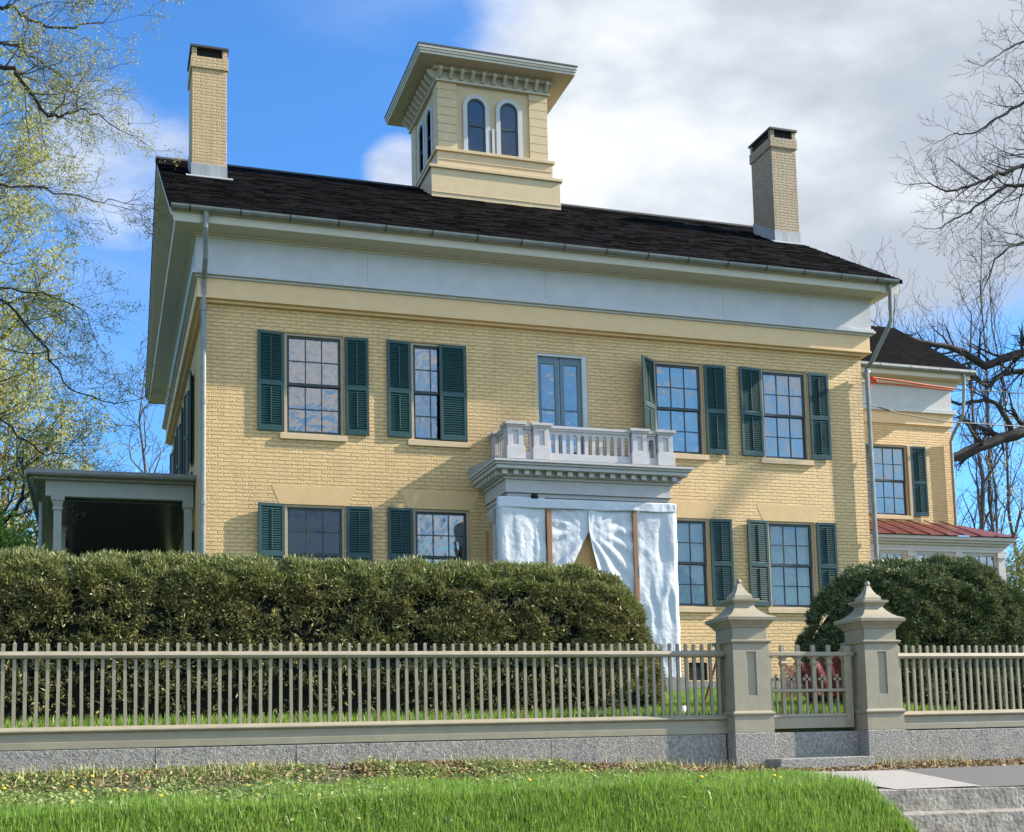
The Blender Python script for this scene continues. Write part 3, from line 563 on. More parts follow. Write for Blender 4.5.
# ---- chimneys
def chimney(x0, x1, y0, y1, ztop, label):
    m = MB(); m.box(x0, x1, y0, y1, 10.6, ztop-.42); m.box(x0-.03, x1+.03, y0-.03, y1+.03, ztop-.46, ztop-.22)
    w = .10
    for xx in (x0-.01, x1+.01-w):
        for yy in (y0-.01, y1+.01-w): m.box(xx, xx+w, yy, yy+w, ztop-.22, ztop-.03)
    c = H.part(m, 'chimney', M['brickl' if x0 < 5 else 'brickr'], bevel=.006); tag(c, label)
    m = MB(); m.box(x0+.02, x1-.02, y0+.06, y1-.06, ztop-.24, ztop-.04); H.part(m, 'flue', M['black'], c)
    m = MB(); m.box(x0-.04, x1+.04, y0-.05, y1+.05, ztop-.03, ztop+.02); H.part(m, 'cap', M['darkm'], c, bevel=.004)
    m = MB(); p = .014
    m.prism([(y0-p, rz(y0)-.1), (y0-p, rz(y0)+.27), (y1+p, rz(y1)+.27), (y1+p, rz(y1)-.1)], 'x', x0-p, x1+p)
    m.prism([(y0-.16, rz(y0-.16)+.015), (y0, rz(y0)+.015), (y0, rz(y0)+.03), (y0-.16, rz(y0-.16)+.03)], 'x', x0-.12, x1+.12)
    H.part(m, 'flashing', M['lead'], c)
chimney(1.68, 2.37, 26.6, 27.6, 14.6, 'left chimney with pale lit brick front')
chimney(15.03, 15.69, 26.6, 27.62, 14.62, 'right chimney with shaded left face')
# ---- cupola
cu = MB()
cu.box(7.00, 10.10, 27.84, 30.6, 11.6, 13.22)
cu.box(7.17, 9.96, 27.93, 30.75, 13.22, 13.66)
cup = H.part(cu, 'cupola', M['cupo'], bevel=.006)
m = MB(); m.box(6.95, 10.15, 27.79, 30.95, 13.20, 13.27); m.box(7.12, 10.0, 27.88, 30.8, 13.66, 13.73)
m.box(7.02, 10.12, 27.825, 30.9, 12.62, 12.632); m.box(7.02, 10.12, 27.825, 30.9, 12.28, 12.29); m.box(7.19, 9.94, 27.915, 30.7, 13.46, 13.47)
H.part(m, 'base_moulding', M['cupo'], cup, bevel=.01)
BX0, BX1, BY0, BY1, BZ0, BZ1 = 7.21, 9.87, 27.97, 30.65, 13.70, 15.38
cf = lambda u, v, z: (u, BY0+v, z); cl = lambda u, v, z: (BX0+v, u, z)
def arch(u0, u1, z0, z1, n=14):
    r = (u1-u0)/2; c = (u0+u1)/2
    return [(u0, z0)] + [(c + r*math.cos(PI - PI*k/n), z1 - r + r*math.sin(PI - PI*k/n)) for k in range(n+1)] + [(u1, z0)]
m = MB()
# recessed field panels behind, corner piers of grooved boards in front
m.box(BX0+.03, BX1-.03, BY0+.05, BY1-.03, BZ0, BZ1)
for k in range(8):
    z0 = BZ0 + .03 + k*.207; z1 = min(BZ1, z0+.200)
    for a, b in ((BX0, BX0+.45), (BX1-.45, BX1)):
        m.box(a, b, BY0, BY0+.4, z0, z1)
    m.box(BX0-.004, BX0+.3, BY0+.004, BY0+.43, z0, z1); m.box(BX0-.004, BX0+.3, BY1-.44, BY1, z0, z1); m.box(BX1-.3, BX1+.002, BY1-.45, BY1-.002, z0, z1)
H.part(m, 'cupola_wall', M['cupo'], cup, bevel=.004)
def ext(pl, p, axisf):
    out = MB(axisf); return out
for xf, wins in ((cf, [(7.91, 8.34), (8.70, 9.13)]), (cl, [(28.62, 29.05), (29.40, 29.83)])):
    for a, b in wins:
        m = MB(xf); zb, zt_ = 13.76, 15.05; o = arch(a-.10, b+.10, zb, zt_+.10); i_ = arch(a, b, zb, zt_)
        m.ring(o, i_, 'y', -.015, .06); wf = H.part(m, 'arched_window_frame', M['white'], cup, bevel=.004)
        m = MB(xf); j = arch(a+.045, b-.045, zb+.06, zt_-.045); m.ring(arch(a, b, zb, zt_), j, 'y', .01, .045); m.box(a+.03, b-.03, .012, .042, 14.37, 14.41); m.box(a+.03, b-.03, .012, .042, zb, zb+.06)
        H.part(m, 'arched_sash', M['sash'], cup)
        m = MB(xf); q = arch(a, b, zb, zt_); m.add([(p[0], .03, p[1]) for p in q], [tuple(range(len(q)))]); H.part(m, 'arched_pane', mat('dark_reflecting_glass', (0.006, 0.012, 0.025), rough=0.03, spec=1.0) if 'arched_pane' not in bpy.data.objects else bpy.data.materials['dark_reflecting_glass'], cup, recalc=False)
m = MB(cf); m.box(8.49, 8.55, -.03, .05, 13.75, 14.35); H.part(m, 'vent_pipe', M['white'], cup)
m = MB(); m.box(BX0-.03, BX1+.03, BY0-.03, BY1+.03, BZ1-.01, 15.62); m.box(BX0-.06, BX1+.06, BY0-.06, BY1+.06, BZ1-.03, BZ1+.02); H.part(m, 'cupola_frieze', M['trim'], cup, bevel=.006)
QX0, QX1, QY0, QY1 = 6.64, 10.44, 27.38, 31.10
m = MB(); m.box(QX0+.04, QX1-.04, QY0+.04, QY1-.04, 15.68, 15.74); m.box(QX0+.02, QX1-.02, QY0+.02, QY1-.02, 15.74, 15.80); m.box(QX0, QX1, QY0, QY1, 15.80, 15.86); m.box(BX0-.12, BX1+.12, BY0-.12, BY1+.12, 15.60, 15.70); H.part(m, 'cupola_eave', M['trim'], cup, bevel=.008)
m = MB(); c = ((QX0+QX1)/2, (QY0+QY1)/2); m.add([(QX0-.01, QY0-.01, 15.862), (QX1+.01, QY0-.01, 15.862), (QX1+.01, QY1+.01, 15.862), (QX0-.01, QY1+.01, 15.862), (QX0-.01, QY0-.01, 15.90), (QX1+.01, QY0-.01, 15.90), (QX1+.01, QY1+.01, 15.90), (QX0-.01, QY1+.01, 15.90), (c[0], c[1], 16.2)],
   [(0,3,2,1), (0,1,5,4), (1,2,6,5), (2,3,7,6), (3,0,4,7), (4,5,8), (5,6,8), (6,7,8), (7,4,8)]); H.part(m, 'cupola_roof', M['darkm'], cup)
def bracket(xf, u):
    m = MB(xf); m.prism([(0, 15.62), (-.20, 15.62), (-.20, 15.55), (-.10, 15.47), (-.05, 15.42), (0, 15.42)], 'x', u-.038, u+.038); return m
for k in range(11):
    H.part(bracket(lambda a, b, z: (a, BY0-.03+b, z), BX0 + .04 + k*(BX1-BX0-.08)/10), 'bracket', M['trim'], cup)
    H.part(bracket(lambda a, b, z: (BX0-.03+b, a, z), BY0 + .04 + k*(BY1-BY0-.08)/10), 'bracket', M['trim'], cup)
# ---- entrance portico
pm = MB()
pm.box(6.84, 10.06, 22.15, Y0-.001, 4.60, 4.83); pm.box(6.80, 10.10, 22.11, Y0-.001, 4.83, 4.88)
pm.box(6.87, 10.03, 22.18, Y0-.001, 4.52, 4.60); pm.box(6.90, 10.00, 22.21, Y0-.001, 4.44, 4.52); pm.box(6.82, 10.08, 22.13, Y0-.001, 4.59, 4.615)
po = H.part(pm, 'portico', M['portico'], bevel=.006)
m = MB(); m.box(6.60, 10.32, 21.88, Y0-.001, 4.97, 5.04); m.box(6.56, 10.36, 21.84, Y0-.001, 5.04, 5.08); m.box(6.53, 10.39, 21.80, Y0-.001, 5.08, 5.13); m.box(6.74, 10.16, 22.05, Y0-.001, 4.88, 4.975)
H.part(m, 'portico_cornice', M['portico'], po, bevel=.01)
m = MB(); m.add([(6.53, 21.8, 5.132), (10.39, 21.8, 5.132), (10.39, 23.495, 5.30), (6.53, 23.495, 5.30), (6.53, 23.495, 5.13), (10.39, 23.495, 5.13)], [(0,1,2,3), (0,3,4), (1,5,2)]); H.part(m, 'portico_roof', M['lead'], po)
for k in range(17):
    x = 6.77 + k*.2055; m = MB(); m.box(x-.045, x+.045, 21.95, 22.05, 4.885, 4.965); H.part(m, 'dentil', M['portico'], po)
for k in range(7):
    y = 22.14 + k*.2; m = MB(); m.box(6.64, 6.74, y-.045, y+.045, 4.885, 4.965); H.part(m, 'dentil', M['portico'], po)
    m = MB(); m.box(10.16, 10.26, y-.045, y+.045, 4.885, 4.965); H.part(m, 'dentil', M['portico'], po)
def bal_post(x0, x1, y0, y1):
    m = MB(); m.box(x0-.02, x1+.02, y0-.02, y1+.02, 5.14, 5.50); m.box(x0+.005, x1-.005, y0+.03, y1-.005, 5.50, 5.87)
    w = .10; m.box(x0+.005, x0+w, y0+.005, y0+.03, 5.50, 5.87); m.box(x1-w, x1-.005, y0+.005, y0+.03, 5.50, 5.87); m.box(x0+w, x1-w, y0+.005, y0+.03, 5.80, 5.87); m.box(x0+w, x1-w, y0+.005, y0+.03, 5.50, 5.54)
    m.box(x0-.02, x1+.02, y0-.02, y1+.02, 5.87, 5.90); m.box(x0-.05, x1+.05, y0-.05, y1+.05, 5.90, 5.95); return m
for x0, x1 in ((6.97, 7.28), (7.47, 7.78), (9.42, 9.73), (9.95, 10.26)): H.part(bal_post(x0, x1, 22.40, 22.68), 'balustrade_post', M['portico'], po, bevel=.006)
for x0 in (6.97, 9.98): H.part(bal_post(x0, x0+.28, 23.22, 23.48), 'balustrade_post', M['portico'], po, bevel=.006)
def arcade(m, xf, u0, u1, n):
    w = (u1-u0)/n; B = MB(xf); B.box(u0, u1, 0, .10, 5.16, 5.42); 
    for k in range(n):
        a = u0 + k*w; hw = w*.27; c = a + w/2; r = hw
        o = [(a, 5.42), (a, 5.84)] ; 
        arc = arch(c-hw, c+hw, 5.42, 5.78, 8)
        # solid around the opening: left and right uprights plus spandrel
        B.prism([(a, 5.42), (a, 5.84), (c, 5.84)] + [(p[0], p[1]) for p in arc[:5+1]][::-1], 'y', .02, .08)
        B.prism([(a+w, 5.42)] + [(p[0], p[1]) for p in arc[5:]][::-1] + [(c, 5.84), (a+w, 5.84)], 'y', .02, .08)
    B.box(u0, u1, -.015, .115, 5.84, 5.88); B.box(u0, u1, -.04, .14, 5.88, 5.925)
    m.add(B.v, B.f)
m = MB(); arcade(m, lambda u, v, z: (u, 22.46+v, z), 7.80, 9.40, 11); arcade(m, lambda u, v, z: (u, 22.46+v, z), 7.30, 7.45, 1); arcade(m, lambda u, v, z: (u, 22.46+v, z), 9.75, 9.93, 1)
arcade(m, lambda u, v, z: (7.02+v, u, z), 22.70, 23.20, 4); arcade(m, lambda u, v, z: (10.08+v, u, z), 22.70, 23.20, 4)
H.part(m, 'balustrade', M['portico'], po)
def col(x, y, hw=.17):
    m = MB(); m.stack(x, y, [(hw+.05, 1.25), (hw+.05, 1.4), (hw, 1.42), (hw-.02, 4.2), (hw+.02, 4.25), (hw+.05, 4.35), (hw+.05, 4.44)]); return m
for x, y in ((7.10, 22.42), (9.80, 22.42), (7.10, 23.3), (9.80, 23.3)): H.part(col(x, y), 'column', M['portico'], po)
m = MB(); m.box(6.7, 10.2, 22.0, 23.45, 0.7, 1.25); m.box(7.7, 9.2, 21.6, 22.0, .7, 1.05); H.part(m, 'portico_floor', M['granite'], po)
m = MB(); m.box(7.85, 9.05, 23.42, 23.48, 1.25, 4.1); H.part(m, 'front_door', M['green'], po)
# plastic sheeting, studs, boarding
def sheet(name, label, path, z0, z1, seed, nx=46, nz=60, amp=.035, edge_fn=None, vert=False, bottom=None):
    # path: polyline of (x, y) the sheet follows
    seg = [math.dist(path[i], path[i+1]) for i in range(len(path)-1)]; T = sum(seg)
    def at(t):
        d = t*T; i = 0
        while i < len(seg)-1 and d > seg[i]: d -= seg[i]; i += 1
        k = d/seg[i]; a, b = path[i], path[i+1]; nxv = (b[1]-a[1])/seg[i]; nyv = -(b[0]-a[0])/seg[i]
        return a[0]+(b[0]-a[0])*k, a[1]+(b[1]-a[1])*k, nxv, nyv
    vs = []
    for j in range(nz+1):
        for i in range(nx+1):
            t = i/nx; s = j/nz; tt = t; z = z1 + (z0-z1)*s
            if edge_fn: tt = edge_fn(t, z)
            x, y, ax, ay = at(min(1, max(0, tt)))
            q = Vector((tt*T*1.7 + seed, z*.5, seed)); n = noise.noise(q*1.6)*.9 + abs(noise.noise(q*3.4 + Vector((0, 0, 5))))*.8 + noise.noise(Vector((q.x*7, q.y*2.2, 3)))*.25
            n += (1 - abs(noise.noise(q*2.6 + Vector((7, 0, 0))))*3.2)*.7 + (1 - abs(noise.noise(Vector((q.x*1.2+q.y*2.2, q.y*3.5, 1))))*4)*.35
            if vert:
                an = math.atan2(z-3.9, x-8.37); ds = math.hypot(z-3.9, x-8.37); n = math.sin(an*16 + 2.5*noise.noise(q*2))*min(1.0, ds*1.6) + n*.5
            k = min(1, min(s, 1)*6+.3)
            d = amp*n*k
            d *= .48
            vs.append((x + ax*d, y + ay*d, z + .02*noise.noise(Vector((t*6+seed, s*3, 9)))*(s > .0)))
    m = MB(); m.add(vs, [(j*(nx+1)+i, j*(nx+1)+i+1, (j+1)*(nx+1)+i+1, (j+1)*(nx+1)+i) for j in range(nz) for i in range(nx)])
    o = m.build(name, M['sheet'], smooth=True, recalc=False); sd = o.modifiers.new('thickness', 'SOLIDIFY'); sd.thickness = .003
    tag(o, label, 'plastic sheet', 'plastic sheets hung round the porch'); return o
sheet('plastic_sheet', 'wrinkled white plastic sheet wrapped round the left corner of the porch', [(6.76, 22.5), (6.68, 22.14), (6.71, 22.07), (7.55, 22.09)], 1.2, 4.50, 1.0, nx=80, amp=.035)
def e1(t, z):      # left half of the parted curtain: gathers toward its outer edge lower down
    k = max(0, min(1, (3.95-z)/2.6)); return t*(1 - .70*min(1, max(0, (3.92-z)/.98)))
def e2(t, z):
    return 1 - (1-t)*(1 - .30*min(1, max(0, (3.92-z)/1.3)))
sheet('plastic_sheet', 'left half of the parted plastic curtain, pulled aside from the plywood', [(7.66, 22.10), (8.38, 22.08)], 1.2, 4.43, 4.0, amp=.035, edge_fn=e1, vert=True)
sheet('plastic_sheet', 'right half of the parted plastic curtain between plywood gap and right stud', [(8.36, 22.06), (9.25, 22.10)], 1.2, 4.40, 7.5, amp=.035, edge_fn=e2, vert=True)
sheet('plastic_sheet', 'tall white plastic sheet wrapped round the right column of the porch', [(9.31, 22.08), (10.04, 22.05), (10.12, 22.12), (10.14, 22.9), (10.14, 23.3)], 0.75, 4.48, 11.3, nx=80, nz=80, amp=.04)
o = sheet('plastic_sheet', 'long folded plastic band stapled under the porch cornice', [(6.66, 22.06), (8.3, 22.04), (10.1, 22.03)], 4.30, 4.47, 15.0, nx=120, nz=8, amp=.03)
def stud(name, label, x0, x1, y0, y1, z0, z1, mt='wood', cat='wooden stud'):
    m = MB(); m.box(x0, x1, y0, y1, z0, z1); o = m.build(name, M[mt], bevel=.003); tag(o, label, cat); return o
stud('wooden_stud', 'orange brown timber stud left of the parted curtain', 7.565, 7.655, 22.05, 22.09, .9, 4.40)
stud('wooden_stud', 'orange brown timber stud beside the tall right sheet', 9.235, 9.315, 22.045, 22.085, .9, 4.40)
stud('wooden_stud', 'thin dark stud behind the sheet at the left side of the porch', 6.60, 6.64, 22.62, 22.68, .9, 3.95)
stud('plywood_panel', 'orange plywood panel showing through the gap in the curtain', 7.9, 8.95, 22.16, 22.18, 1.25, 4.1, 'ply', 'plywood')
m = MB(); m.ball((7.03+.32, 22.08, 4.50), .075, 10, .45); m.box(7.30, 7.40, 22.05, 22.12, 4.50, 4.56); tag(m.build('flood_lamp', M['black']), 'small black lamp fixed under the porch frieze', 'lamp')
# ---- left side porch
sp = MB()
sp.box(-1.24, 1.72, 25.9, 36.5, 5.27, 5.34); sp.box(-.98, 1.70, 26.02, 26.22, 4.97, 5.27); sp.box(-.98, -.78, 26.22, 36.2, 4.97, 5.27)
spo = H.part(sp, 'side_porch', M['porch'], bevel=.006)
m = MB(); m.box(-1.29, 1.725, 25.78, 36.6, 5.33, 5.44); H.part(m, 'porch_roof', M['metal'], spo, bevel=.02)
m = MB(); m.tube([(-1.29, 25.78, 5.36), (1.72, 25.78, 5.36)], .055, 8); m.tube([(-1.29, 25.78, 5.36), (-1.29, 36.6, 5.36)], .055, 8); m.tube([(-1.24, 26.0, 5.32), (-1.15, 26.3, 5.1), (-1.07, 26.6, 4.95), (-1.07, 26.6, 1.2)], .045, 8); H.part(m, 'porch_gutter', M['metal'], spo)
for y in (26.12, 29.2, 32.3, 35.4):
    m = MB(); m.stack(-.76, y, [(.12, 1.3), (.12, 1.45), (.075, 1.47), (.07, 4.70), (.09, 4.72), (.09, 4.76), (.075, 4.78), (.10, 4.88), (.12, 4.90), (.12, 4.97)]); H.part(m, 'porch_column', M['porch'], spo)
m = MB(); m.stack(1.60, 26.12, [(.07, 1.3), (.07, 4.8), (.10, 4.85), (.10, 4.97)]); H.part(m, 'porch_pilaster', M['porch'], spo)
m = MB(); y = 26.25
while y < 36: m.box(-.78, 1.72, y, y+.135, 4.93, 4.95); y += .15
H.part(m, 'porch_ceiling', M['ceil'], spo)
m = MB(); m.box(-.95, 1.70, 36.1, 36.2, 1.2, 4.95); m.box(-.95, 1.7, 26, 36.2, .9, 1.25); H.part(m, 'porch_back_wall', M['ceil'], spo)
# ---- rear wing on the right
WY, WX0, WX1, WYB = 30.3, 15.36, 22.36, 37.2
wfx = lambda u, v, z: (u, WY+v, z)
wing = H
m = MB(); w_ = MB(wfx); wall_mb(w_, WX0, WX1, .9, 8.7, [(19.75, 20.92, 6.06, 8.02)]); m.add(w_.v, w_.f)
w_ = MB(lambda u, v, z: (WX1-v, u, z)); wall_mb(w_, WY, WYB, .9, 8.7, []); m.add(w_.v, w_.f)
wo_ = H.part(m, 'wing_wall', M['brick'], recalc=False)
m = MB(); m.box(WX0, WX1+.04, WY-.05, WYB, 8.62, 8.95); H.part(m, 'wing_architrave', M['smooth'], wo_)
m = MB(); m.box(WX0, WX1+.12, WY-.13, WYB, 8.95, 9.07); m.box(WX0, WX1+.03, WY-.045, WYB, 9.07, 9.86); H.part(m, 'wing_frieze', M['white'], wo_, bevel=.008)
m = MB(); m.box(WX0, WX1+.16, WY-.18, WYB, 9.70, 9.86); m.box(WX0, 22.74, 29.82, WYB, 9.86, 10.03); H.part(m, 'wing_cornice', M['trim'], wo_, bevel=.01)
wr = MB(); wyr, wzr = 33.4, 12.5; wr.prism([(29.74, 10.10), (wyr, wzr), (wyr+3.9, 10.10), (wyr+3.9, 10.0), (wyr, wzr-.12), (29.74, 10.02)], 'x', WX0, 22.84)
wro = H.part(wr, 'wing_roof', M['shingle'], wo_); slope_uv(wro, .655)
m = MB(); m.prism([(29.9, 9.98), (wyr, wzr-.15), (wyr+3.6, 9.98)], 'x', 22.25, 22.42); H.part(m, 'wing_gable', M['trim'], wo_)
gutter(H, WX0, 22.86, 29.74, 10.09, parent=wo_) if False else None
g_ = MB(); g_.tube([(WX0, 29.76, 10.06), (22.86, 29.76, 10.06)], .075, 10); 
for k in range(8): g_.tube([(16 + k*.95, 29.76, 10.06), (16.03 + k*.95, 29.76, 10.06)], .082, 10)
H.part(g_, 'wing_gutter', M['metal'], wo_)
m = MB(); m.tube([(22.50, 29.76, 10.0), (22.48, 29.78, 9.5), (22.44, 29.82, 8.85), (22.32, 30.15, 8.4), (22.28, 30.22, 8.2), (22.28, 30.22, 5.7)], .045, 8); H.part(m, 'wing_downspout', M['metal'], wo_)
wn = window(H, wfx, 19.75, 20.88, 6.06, 8.02, curtain=1, sill=True, wide_casing=.14)
shutter(H, wfx, 20.98, 6.06, 8.0, width=.46, ang=5, side=1, parent=wn); shutter(H, wfx, 19.73, 6.06, 8.0, width=.46, ang=5, side=-1, parent=wn)
# ---- sunroom in the angle
SY = 28.9
sr = MB(lambda u, v, z: (u, SY+v, z))
ops = [(17.35, 18.25, 2.6, 4.82), (18.75, 19.66, 2.6, 4.82), (20.05, 21.10, 2.6, 4.82), (21.53, 22.50, 2.6, 4.82)]
w_ = MB(lambda u, v, z: (u, SY+v, z)); wall_mb(w_, WX0, 22.78, 1.0, 5.0, ops, .10); m = MB(); m.add(w_.v, w_.f)
w_ = MB(lambda u, v, z: (22.78-v, u, z)); wall_mb(w_, SY, WY, 1.0, 5.0, []); m.add(w_.v, w_.f)
sro = H.part(m, 'sunroom', M['portico'], recalc=False)
m = MB(); m.box(WX0, 22.83, 28.85, WY-.06, 4.86, 4.93); m.box(WX0, 22.81, 28.87, WY-.06, 4.93, 5.03); m.box(WX0, 22.86, 28.80, WY-.06, 5.03, 5.09); m.box(WX0, 22.92, 28.70, WY-.06, 5.09, 5.15); m.box(WX0, 22.97, 28.62, WY-.06, 5.15, 5.24); H.part(m, 'sunroom_cornice', M['portico'], sro, bevel=.01)
for u in (18.50, 19.855, 21.315, 22.64):
    m = MB(); m.box(u-.11, u+.11, SY-.05, SY-.002, 1.1, 4.86); m.box(u-.14, u+.14, SY-.08, SY-.002, 4.72, 4.80); H.part(m, 'pilaster', M['portico'], sro)
for a, b, z0, z1 in ops:
    m = MB(lambda u, v, z: (u, SY+v, z)); m.box(a+.002, a+.04, .02, .08, z0, z1); m.box(b-.04, b-.002, .02, .08, z0, z1); m.box(a+.04, b-.04, .02, .08, z1-.04, z1-.002)
    for k in range(1, 4): u = a+(b-a)*k/4; m.box(u-.01, u+.01, .03, .07, z0, z1-.04)
    for k in range(1, 5): z = z0+(z1-z0)*k/5; m.box(a+.04, b-.04, .032, .068, z-.01, z+.01)
    H.part(m, 'sunroom_window', M['portico'], sro)
    m = MB(lambda u, v, z: (u, SY+v, z)); m.quad((a, .06, z0), (b, .06, z0), (b, .06, z1), (a, .06, z1)); H.part(m, 'sunroom_pane', M['glass'], sro, recalc=False)
sr_v = [(WX0, 28.55, 5.25), (23.05, 28.55, 5.25), (22.45, WY-.01, 5.86), (WX0, WY-.01, 5.95), (WX0, WY-.01, 5.2), (23.05, WY-.01, 5.24)]
m = MB(); m.add(sr_v, [(0,1,2,3), (1,5,2), (0,3,4)])
x = WX0 + .2
while x < 22.9:
    xe = min(x + 0, 22.4); m.add([(x, 28.55, 5.25), (x+.02, 28.55, 5.25), (x+.02, 28.55, 5.285), (x, 28.55, 5.285), (xe*.0+x-.0, WY-.02, 5.93 if x < 22.3 else 5.5), (x+.02, WY-.02, 5.93 if x < 22.3 else 5.5), (x+.02, WY-.02, 5.96 if x < 22.3 else 5.52), (x, WY-.02, 5.96 if x < 22.3 else 5.52)], [(0,1,2,3), (4,7,6,5), (0,3,7,4), (1,5,6,2), (3,2,6,7)])
    x += .52
H.part(m, 'sunroom_roof', M['redroof'], sro)
# ---- service line with orange covers
m = MB(); m.tube([(15.75, 24.0, 7.82), (16.3, 24.0, 7.80), (17.2, 24.0, 7.74), (17.88, 24.0, 7.71)], .024, 8); m.tube([(15.75, 24.05, 7.72), (16.3, 24.05, 7.73), (17.2, 24.05, 7.70), (17.86, 24.05, 7.68)], .02, 8)
so_ = empty('service_cable', (15.6, 24.0, 7.75), 'bright orange covered power line fixed at the right corner of the house', 'cable'); KS = Kit(so_)
KS.part(m, 'line_cover', M['orange'])
m = MB()
for dx, dz, r in ((0, 0, .07), (.10, .03, .06), (.02, -.13, .06), (.18, .0, .05)): m.tube([(15.62+dx, 23.95, 7.75+dz), (15.62+dx+.09, 24.02, 7.77+dz)], [r, r*.6], 8)
KS.part(m, 'clamp', M['orange'])
m = MB(); m.ball((15.66, 23.98, 7.93), .06, 8, .7); m.box(15.38, 15.66, 23.96, 24.0, 7.70, 7.74); KS.part(m, 'insulator', M['porcelain'])
m = MB(); m.tube([(17.8, 24.0, 7.70), (19.8, 24.0, 7.73), (24, 24.0, 8.0), (40, 24, 9.3)], .012, 5); KS.part(m, 'wire', M['cable'])
m = MB(); m.tube([(15.42, 24.0, 7.27), (16.6, 24.3, 7.15), (18.1, 24.6, 7.12), (24, 25.5, 7.4), (40, 27, 8.8)], .014, 5); tag(m.build('black_cable', M['cable']), 'thin black cable slung under the orange covered line', 'cable')
# ------------------------------------------------------------------ fence, posts, gate
def granite_wall(label, cuts, y0, y1, ztop):
    r = empty('granite_wall', ((cuts[0]+cuts[-1])/2, (y0+y1)/2, -.2), label, 'wall', 'low granite walls under the fence'); K = Kit(r)
    for i in range(len(cuts)-1):
        m = MB(); rr = random.Random(i); a, b = cuts[i]+.003, cuts[i+1]-.003; n = max(2, int((b-a)/.25)); vs = []; zz = ztop + rr.uniform(-.004, .004)
        for k in range(n+1):
            x = a+(b-a)*k/n
            vs += [(x, y0 + rr.uniform(0, .01), -.6), (x, y0 + rr.uniform(-.006, .008), (-.6+ztop)/2+.15), (x, y0, zz-.012), (x, y0+.012, zz), (x, y1, zz), (x, y1, -.6)]
        fs = []
        for k in range(n):
            o = 6*k
            for q in range(6): fs.append((o+q, o+(q+1) % 6, o+6+(q+1) % 6, o+6+q))
        fs += [tuple(range(6)), tuple(6*n+q for q in range(6))[::-1]]
        m.add(vs, fs); K.part(m, 'stone_block', M['granite'])
    return r
granite_wall('rough grey granite wall under the fence left of the gate', [-6, -3.2, -1.3, .55, 1.95, 4.75, 6.90], 13.90, 14.16, .125)
granite_wall('rough grey granite wall under the fence right of the gate', [9.27, 12.1, 14.6, 17, 20], 13.90, 14.16, .115)
def picket_mb(x, z0, z1, y=14.0):
    m = MB(); m.box(x-.0165, x+.0165, y-.0165, y+.0165, z0, z1-.02); m.stack(x, y, [(.0165, z1-.02), (.016, z1-.006), (.008, z1)]); return m
def fence_run(label, x0, x1, pitch, first, zrail=(1.03, 1.10), ztop=1.185):
    r = empty('picket_fence', ((x0+x1)/2, 14, .12), label, 'fence', 'taupe picket fence runs'); K = Kit(r)
    m = MB(); m.prism([(13.955, zrail[0]), (13.94, zrail[1]-.04), (13.975, zrail[1]), (14.025, zrail[1]), (14.06, zrail[1]-.04), (14.045, zrail[0])], 'x', x0, x1); K.part(m, 'top_rail', M['fence'], bevel=.004)
    m = MB(); m.box(x0, x1, 13.93, 14.07, .135, .285); m.prism([(13.92, .285), (13.895, .30), (13.895, .315), (13.95, .35), (14.05, .35), (14.10, .315), (14.10, .285)], 'x', x0, x1); m.box(x0, x1, 13.90, 14.1, .128, .20); K.part(m, 'base_board', M['fence'], bevel=.004)
    x = first; src = None; k = 0
    while x < x1 - .03:
        jr = random.Random(k*7+int(x0*10)); pm = picket_mb(x + jr.uniform(-.003, .003), .35, ztop + jr.uniform(-.007, .007), 14 + jr.uniform(-.003, .003)); lx, ly = jr.gauss(0, .006), jr.gauss(0, .004)
        pm.v = [(a_ + lx*(c_-1.06), b_ + ly*(c_-1.06), c_) for a_, b_, c_ in pm.v]; K.part(pm, 'picket', M['fence'])
        x += pitch; k += 1
    return r
fence_run('taupe picket fence running from the left edge to the gate', -2.6, 6.98, .1037, -2.55)
fence_run('taupe picket fence right of the gate in front of the round yew', 9.16, 14.0, .1037, 9.36, zrail=(1.0, 1.07), ztop=1.165)
